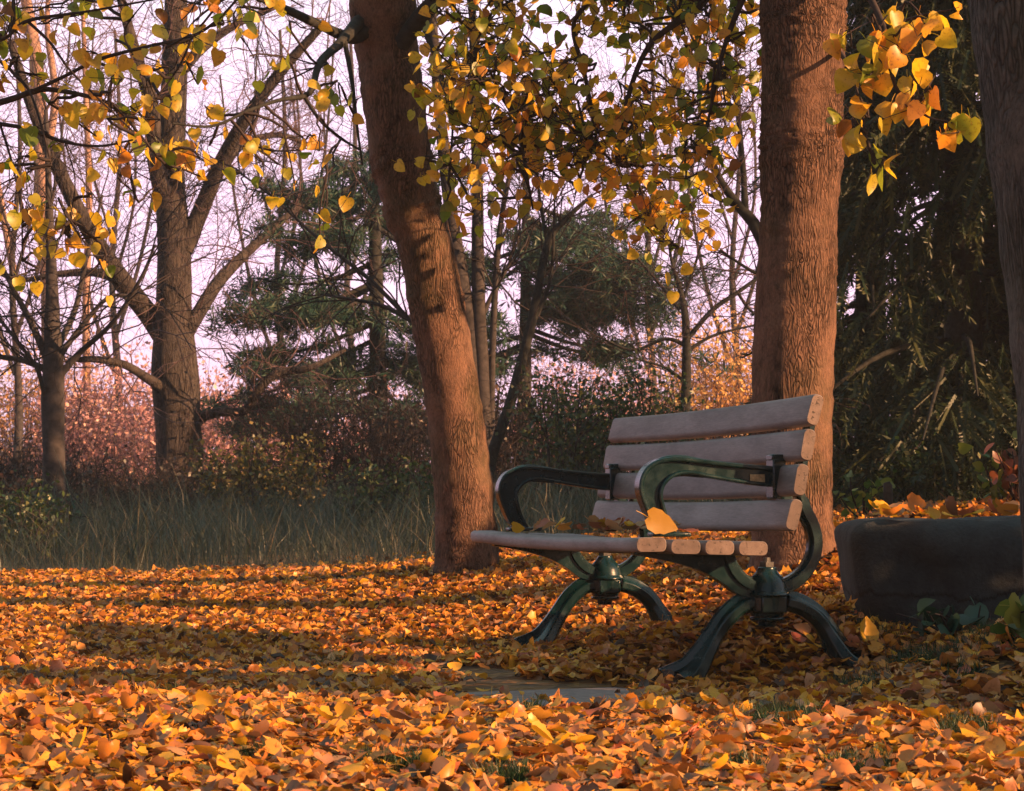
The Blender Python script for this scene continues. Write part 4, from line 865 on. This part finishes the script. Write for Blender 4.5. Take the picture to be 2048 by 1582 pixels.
for s in range(3):                                               # a hanging spruce spray: short needles along a twig
    q = np.random.RandomState(s + 20); V, Q = [], []
    for i in range(44):
        t_ = i / 43; c = np.array([0, t_ - 0.5, -0.12 * t_ * t_]); sg = 1 if i % 2 else -1; d = np.array([sg * 0.15 * q.uniform(.5, 1.1), 0.10 * q.uniform(.5, 1.4), q.normal(0, .07)]); w = np.array([0.0, 0.018, 0.012]); b = len(V)
        V += [c - w * .5, c + d * .5 - w, c + d, c + d * .5 + w]; Q.append((b, b + 1, b + 2, b + 3))
    b = len(V); V += [np.array([-.03, -.5, 0]), np.array([.03, -.5, 0]), np.array([.03, .5, -.12]), np.array([-.03, .5, -.12])]; Q.append((b, b + 1, b + 2, b + 3))
    ST.append((np.array(V), np.array(Q)))
def spruce(label, base, H, R, nb, seed, per=26, gap=None, group=None):
    t = thing('spruce_tree', label, 'tree', base, group=group); rs = np.random.RandomState(seed); b0 = np.array(base); mb = MB()
    mb.tube([b0 - np.array([0, 0, .2]), b0 + np.array([0, 0, H * .5]), b0 + np.array([0, 0, H])], [0.14, 0.09, 0.02], 10); mb.build('trunk', M['bark_dark'], t)
    lm = MB(); pts, Rs = [], []
    for i in range(nb):
        zf = (i + rs.rand()) / nb; z = 0.06 * H + zf * 0.92 * H; a = rs.uniform(0, 2 * PI); L = R * (1 - 0.85 * zf) * rs.uniform(0.75, 1.1); d = np.array([math.cos(a), math.sin(a), 0])
        A = b0 + np.array([0, 0, z]); P = crom([A, A + d * L * .5 + np.array([0, 0, -0.10 * L]), A + d * L + np.array([0, 0, -0.42 * L])], 12); lm.tube(P, np.linspace(0.03, 0.006, 12), 5)
        sd_ = np.array([-d[1], d[0], 0])
        for _ in range(int(per * max(0.35, L / R))):
            k = rs.randint(2, 12); hang = rs.uniform(0.05, 0.45) ; sside = rs.normal(0, 0.16) * (0.5 + 0.5 * (L / R)); q = P[k] + sd_ * sside + np.array([0, 0, -hang * 0.7 * rs.rand()])
            if gap is not None and gap(q) and rs.rand() < 0.72: continue
            yv = d * 0.5 + sd_ * np.sign(sside) * 0.35 + np.array([0, 0, -0.9]) + rs.normal(0, .25, 3); yv /= np.linalg.norm(yv); nv = np.cross(yv, rs.normal(0, 1, 3)); nv /= np.linalg.norm(nv); s = rs.uniform(0.2, 0.4)
            Rs.append(np.stack([np.cross(yv, nv), yv, nv], -1) * s); pts.append(q + yv * s * 0.4)
    lm.build('boughs', M['bark_dark'], t); pts = np.array(pts); n = len(pts); V, Q = instance(ST, rs.randint(0, 3, n), np.array(Rs), pts)
    link('foliage', mesh_arrays('foliage', V, [Q], M['spruce']), t); return t
def gap_main(q):
    x, y = pix(np.array([q])); x, y = x[0], y[0]
    c = np.interp(y, [330, 430, 560, 660], [1810, 1800, 1745, 1715]); return 330 < y < 660 and abs(x - c) < 55
sp_main = spruce('tall dark spruce with drooping boughs at the right', at(1930, 1000, 13), 7.0, 1.5, 150, 3, 75, gap_main)
sp2 = spruce('dark spruce close behind the straight trunk, left of the tall drooping one', at(1745, 1005, 15.5), 7.5, 1.0, 120, 4, 60, gap_main)

# ------------------------------------------------------------------ shrubs and thickets
def shrub(name, label, base, w, d, h, mat, nleaf, ls, seed, stems=26, smat='twig', arch=0.4, cat='shrub', wf=None):
    t = thing(name, label, cat, base); rs = np.random.RandomState(seed); b0 = np.array(base); mb = MB(); C = []
    for _ in range(stems):
        s = b0 + np.array([rs.uniform(-1, 1) * w * .45, rs.uniform(-1, 1) * d * .4, -.05]); e_ = s + np.array([rs.normal(0, arch) * w * .3, rs.normal(0, .2) * d, h * rs.uniform(0.55, 1.05)])
        P = crom([s, (s + e_) / 2 + rs.normal(0, 0.08, 3) * h, e_], 9); mb.tube(P, np.linspace(0.012, 0.004, 9), 3); C.append(P)
        for _ in range(3): twigs(mb, rs, P[rs.randint(2, 8)], P[5] - P[2] + rs.normal(0, .5, 3) * h, h * rs.uniform(0.2, 0.5), 0.006, 1, 0.9, 0.08, 3, None, 4, 3, 0.35)
    mb.build('stems', M[smat], t)
    C = np.array(C).reshape(-1, 3); n = nleaf; ci = rs.randint(0, len(C), n); pts = C[ci] + rs.normal(0, 1, (n, 3)) * np.array([0.10, 0.10, 0.09]) * max(0.7, h) 
    V, Q = instance(SMALL, rs.randint(0, 2, n), any_rot(rs, n, rs.uniform(*ls, n)), pts)
    link('foliage', mesh_arrays('foliage', V, [Q], M[mat]), t); return t
def sh(name, label, px, Y, wpx, toppx, mat, nleaf, ls, seed, **k):
    b = at(px, 1012, Y); z = g1(b.x, Y); top = at(px, toppx, Y).z; return shrub(name, label, (b.x, Y, z), wpx * Y / F, k.pop('d', 1.2), top - z, mat, nleaf, ls, seed, **k)
sh('bush', 'dense green leafy bush rising just left of the bench backrest', 1215, 17, 300, 750, 'bush_green', 8840, (0.031, 0.062), 1, stems=48)
sh('bush', 'yellow green bush in the meadow right of the old tree', 520, 19, 240, 880, 'bush_olive', 5100, (0.031, 0.068), 2, stems=36)
sh('bush', 'low dark green bush left of the leaning trunk foot', 790, 16.5, 200, 920, 'bush_green', 4420, (0.031, 0.056), 3, stems=31)
sh('vine_tangle', 'brown vine tangle under the dark pine boughs', 720, 21, 320, 770, 'bush_brown', 4998, (0.031, 0.068), 4, stems=144, arch=0.9)
sh('vine_tangle', 'brown vine tangle just right of the leaning trunk', 1045, 19, 230, 760, 'bush_brown', 4284, (0.031, 0.062), 5, stems=144, arch=0.9)
sh('vine_tangle', 'dark vine tangle between the slim tree and the old tree', 250, 20, 300, 910, 'bush_brown', 2856, (0.031, 0.062), 6, stems=144, arch=0.9)
sh('vine_tangle', 'dark vine tangle at the left edge beside the slim tree', 20, 18.5, 240, 890, 'bush_brown', 3094, (0.031, 0.062), 7, stems=120, arch=0.9)
sh('vine_tangle', 'dark vine tangle hugging the right side of the old tree foot', 440, 20.4, 170, 920, 'bush_brown', 2380, (0.031, 0.062), 8, stems=96, arch=0.9)
sh('bush', 'low dark green bush at the far left of the meadow edge', 40, 15, 220, 960, 'bush_green', 3060, (0.031, 0.056), 9)
sh('vine_tangle', 'dull brown scrub seen below the small bare tree', 1420, 19, 220, 830, 'bush_brown', 3094, (0.031, 0.062), 10, stems=120, arch=0.9)
sh('bush', 'dark low bush in the shade under the tall spruce', 1820, 12.2, 330, 870, 'bush_green', 5440, (0.025, 0.050), 11, stems=10)
sh('thicket', 'rose pink sunlit thicket between the slim and old trees', 230, 33, 330, 730, 'bush_pink', 15300, (0.043, 0.099), 12, stems=108, smat='twig_red', d=3)
sh('thicket', 'rose red sunlit thicket right beside the old tree trunk', 500, 32, 360, 755, 'bush_pink', 12750, (0.043, 0.099), 13, stems=108, smat='twig_red', d=3)
sh('thicket', 'orange pink sunlit thicket at the far left edge', 30, 34, 280, 690, 'bush_orange', 8840, (0.043, 0.099), 14, stems=84, smat='twig_red', d=3)
sh('thicket', 'bright orange sunlit thicket left of the straight trunk', 1455, 30, 240, 650, 'bush_orange', 14450, (0.037, 0.093), 15, stems=96, smat='twig_red', d=3)
sh('thicket', 'pink sunlit thicket behind the green leafy bush', 1240, 34, 320, 700, 'bush_pink', 11050, (0.043, 0.093), 16, stems=96, smat='twig_red', d=3)
sh('thicket', 'pink brown sunlit thicket behind the dark pine', 780, 35, 400, 780, 'bush_pink', 11050, (0.043, 0.099), 17, stems=96, smat='twig_red', d=3)
# far wood line closing the view
rs = np.random.RandomState(77); n = 26000
X = rs.uniform(-24, 24, n); Yw = rs.uniform(52, 60, n); Hh = 2.1 + 0.8 * np.sin(X * .5) + 0.5 * np.sin(X * 1.7 + 2); Zw = 0.35 + rs.rand(n) ** 1.3 * Hh
V, Q = instance(SMALL, rs.randint(0, 2, n), any_rot(rs, n, rs.uniform(0.15, 0.4, n)), np.stack([X, Yw, Zw], 1))
fw = link('far_thicket', mesh_arrays('far_thicket', V, [Q], M['bush_pink'])); tag(fw, 'low far line of rosy scrub along the horizon', 'scrub', kind='stuff')

# ------------------------------------------------------------------ linden off the left edge whose branches hang into the picture
t4 = thing('linden_tree', 'tree beyond the left edge whose leafy dark branches hang into view', 'tree', (-3.2, 7.6, g1(-3.2, 7.6)))
mb = MB(); z0 = g1(-3.2, 7.6); mb.tube(crom([(-3.2, 7.6, z0 - .1), (-3.18, 7.6, 1.2), (-3.1, 7.55, 2.6), (-3.15, 7.5, 4.2)], 20), np.linspace(0.15, 0.08, 20), 14); mb.build('trunk', M['bark'], t4)
mb = MB(); L = []
def lim(*p): L.append(limb(mb, list(p), 6, 7 * len(p)))
lim((-700, 330, 7.5, 36), (-300, 290, 7.4, 24), (0, 205, 7.3, 14), (60, 185, 7.2, 13), (110, 180, 7.2, 10), (220, 208, 7.1, 8), (280, 270, 7.0, 6), (312, 310, 7.0, 4))
lim((60, 185, 7.2, 9), (130, 152, 7.1, 8), (200, 118, 7.1, 8), (300, 92, 7.0, 7), (385, 72, 7.0, 7), (440, 35, 6.95, 6), (490, -20, 6.9, 5))
lim((-700, 200, 7.5, 30), (-200, 225, 7.4, 14), (0, 248, 7.2, 9), (60, 260, 7.15, 8), (130, 284, 7.1, 7), (200, 292, 7.0, 5), (265, 280, 6.9, 4))
lim((-700, 0, 7.5, 30), (-100, 70, 7.0, 12), (0, 80, 6.9, 8), (55, 42, 6.8, 8), (180, 22, 6.7, 5), (330, -5, 6.6, 4))
lim((-100, 60, 7.1, 9), (0, 122, 7.1, 8), (30, 150, 7.1, 7), (60, 185, 7.1, 6), (85, 260, 7.0, 5), (105, 340, 7, 4))
lim((55, 42, 6.8, 7), (100, 85, 6.8, 6), (140, 140, 6.8, 5), (200, 200, 6.8, 4), (290, 285, 6.8, 3))
lim((385, 72, 7.0, 6), (365, 120, 7.0, 5), (340, 160, 7.0, 4), (300, 215, 7, 3)); lim((0, 248, 7.2, 6), (25, 330, 7.2, 5), (42, 420, 7.2, 4), (45, 520, 7.2, 3)); lim((265, 110, 7.1, 5), (250, 60, 7.1, 4), (300, -10, 7.0, 3)); lim((220, 208, 7.1, 5), (260, 260, 7.1, 4), (250, 340, 7.1, 3)); lim((130, 284, 7.1, 4), (150, 360, 7.1, 3), (140, 440, 7.1, 2.5))
mb.build('limbs', M['twig'], t4)
cl = []
for _ in range(34): cl.append(at(rs.uniform(-20, 460), abs(rs.normal(0, 1)) * 170 - 20, rs.uniform(6.7, 7.5)))
for x, y in ((150, 590), (20, 570), (110, 520), (40, 450), (60, 500), (330, 360), (340, 410), (270, 400), (200, 490), (180, 410), (130, 430), (30, 340), (90, 350), (240, 330), (20, 470), (90, 540), (160, 490), (300, 300), (400, 330), (410, 370)): cl.append(at(x, y - 15, rs.uniform(6.8, 7.3)))
leafy(t4, L, cl, rs, M['leaf_tree'], (0.04, 0.07), 4, 0.10)

# ------------------------------------------------------------------ unseen leafy screens and trees added on the sunny side to cast shade
def shade_screen(label, p0, p1, q, ztop, n, seed, mat='bush_green', thick=0.4):  # leaves on stems, added out of sight to block low sun
    x, y = PQ((p0 + p1) / 2, q); base = (x, y, g1(x, y)); h = ztop - base[2]; t = thing('shade_screen', label, 'shade_screen', base); rs = np.random.RandomState(seed); mb = MB()
    for _ in range(14):
        a = PQ(rs.uniform(p0, p1), q + rs.normal(0, thick * .3)); mb.tube([(a[0], a[1], base[2] - .1), (a[0] + rs.normal(0, .05), a[1] + rs.normal(0, .05), base[2] + h * 0.9)], [0.02, 0.006], 4)
    mb.build('stems', M['twig'], t)
    P = rs.uniform(p0, p1, n); Qq = q + rs.normal(0, thick * .3, n); zz = rs.rand(n) * h * (0.97 + 0.03 * np.sin(P * 6) + 0.02 * np.sin(P * 17))
    pts = np.stack([P * math.cos(SUN_AZ) + Qq * math.sin(SUN_AZ), P * math.sin(SUN_AZ) - Qq * math.cos(SUN_AZ), base[2] + zz], 1)
    V, Q = instance(SMALL, rs.randint(0, 2, n), any_rot(rs, n, rs.uniform(0.08, 0.15, n)), pts); link('foliage', mesh_arrays('foliage', V, [Q], M[mat]), t); return t
shade_screen('low unseen leafy screen added to shade the ground at the bench', 5.02, 5.5, 1.6, 1.30, 1100, 1)
shade_screen('slightly taller unseen leafy screen added to shade the front of the stone block', 5.5, 7.0, 1.6, 1.44, 3000, 4)
shade_screen('narrow tall unseen leafy screen added to shade a strip of the ground', 4.42, 4.98, 2.4, 2.2, 1300, 2)
shade_screen('unseen leafy screen added to shade the foot of the leaning trunk', 8.35, 9.1, 1.2, 2.0, 2200, 3)
offtree(8.68, -0.6, 3.95, (0.6, 0.6, 1.15), 4.8, 2600, (0.10, 0.16), 'leaf_tree', 'linden_tree', 'round yellow unseen tree added to shade the upper leaning trunk', 'tree')  # crown shaped to keep the sun off the upper trunk
for i, (p_, q_) in enumerate(((10.9, 1.0), (13.1, 1.2), (15.3, 1.0), (17.9, 1.6), (20.7, 1.6))):
    x, y = PQ(p_, q_)
    spruce(('first', 'second', 'third', 'fourth', 'fifth')[i] + ' unseen spruce of the row added to shade the meadow', (x, y, g1(x, y)), (6.5, 8.5, 8.5, 5.5, 5.5)[i], 1.5, 70, 60 + i, 26, None, 'unseen spruces added for shade')  # added row that keeps sun off the grass and thin stems

# ------------------------------------------------------------------ thin evening haze between the trees
hz = MB(); hz.box((0, 60, 7.2), (130, 160, 17.4)); m, n, l, b = nmat('evening_haze'); n.remove(b); pv = n.new('ShaderNodeVolumePrincipled')
pv.inputs['Color'].default_value = (0.80, 0.84, 0.92, 1); pv.inputs['Density'].default_value = 0.0013; pv.inputs['Anisotropy'].default_value = 0.0
l.new(pv.outputs['Volume'], n['Material Output'].inputs['Volume'])
struct(hz.build('haze', m, smooth=False), 'stuff', 'thin pinkish evening haze hanging between the distant trees', 'haze')
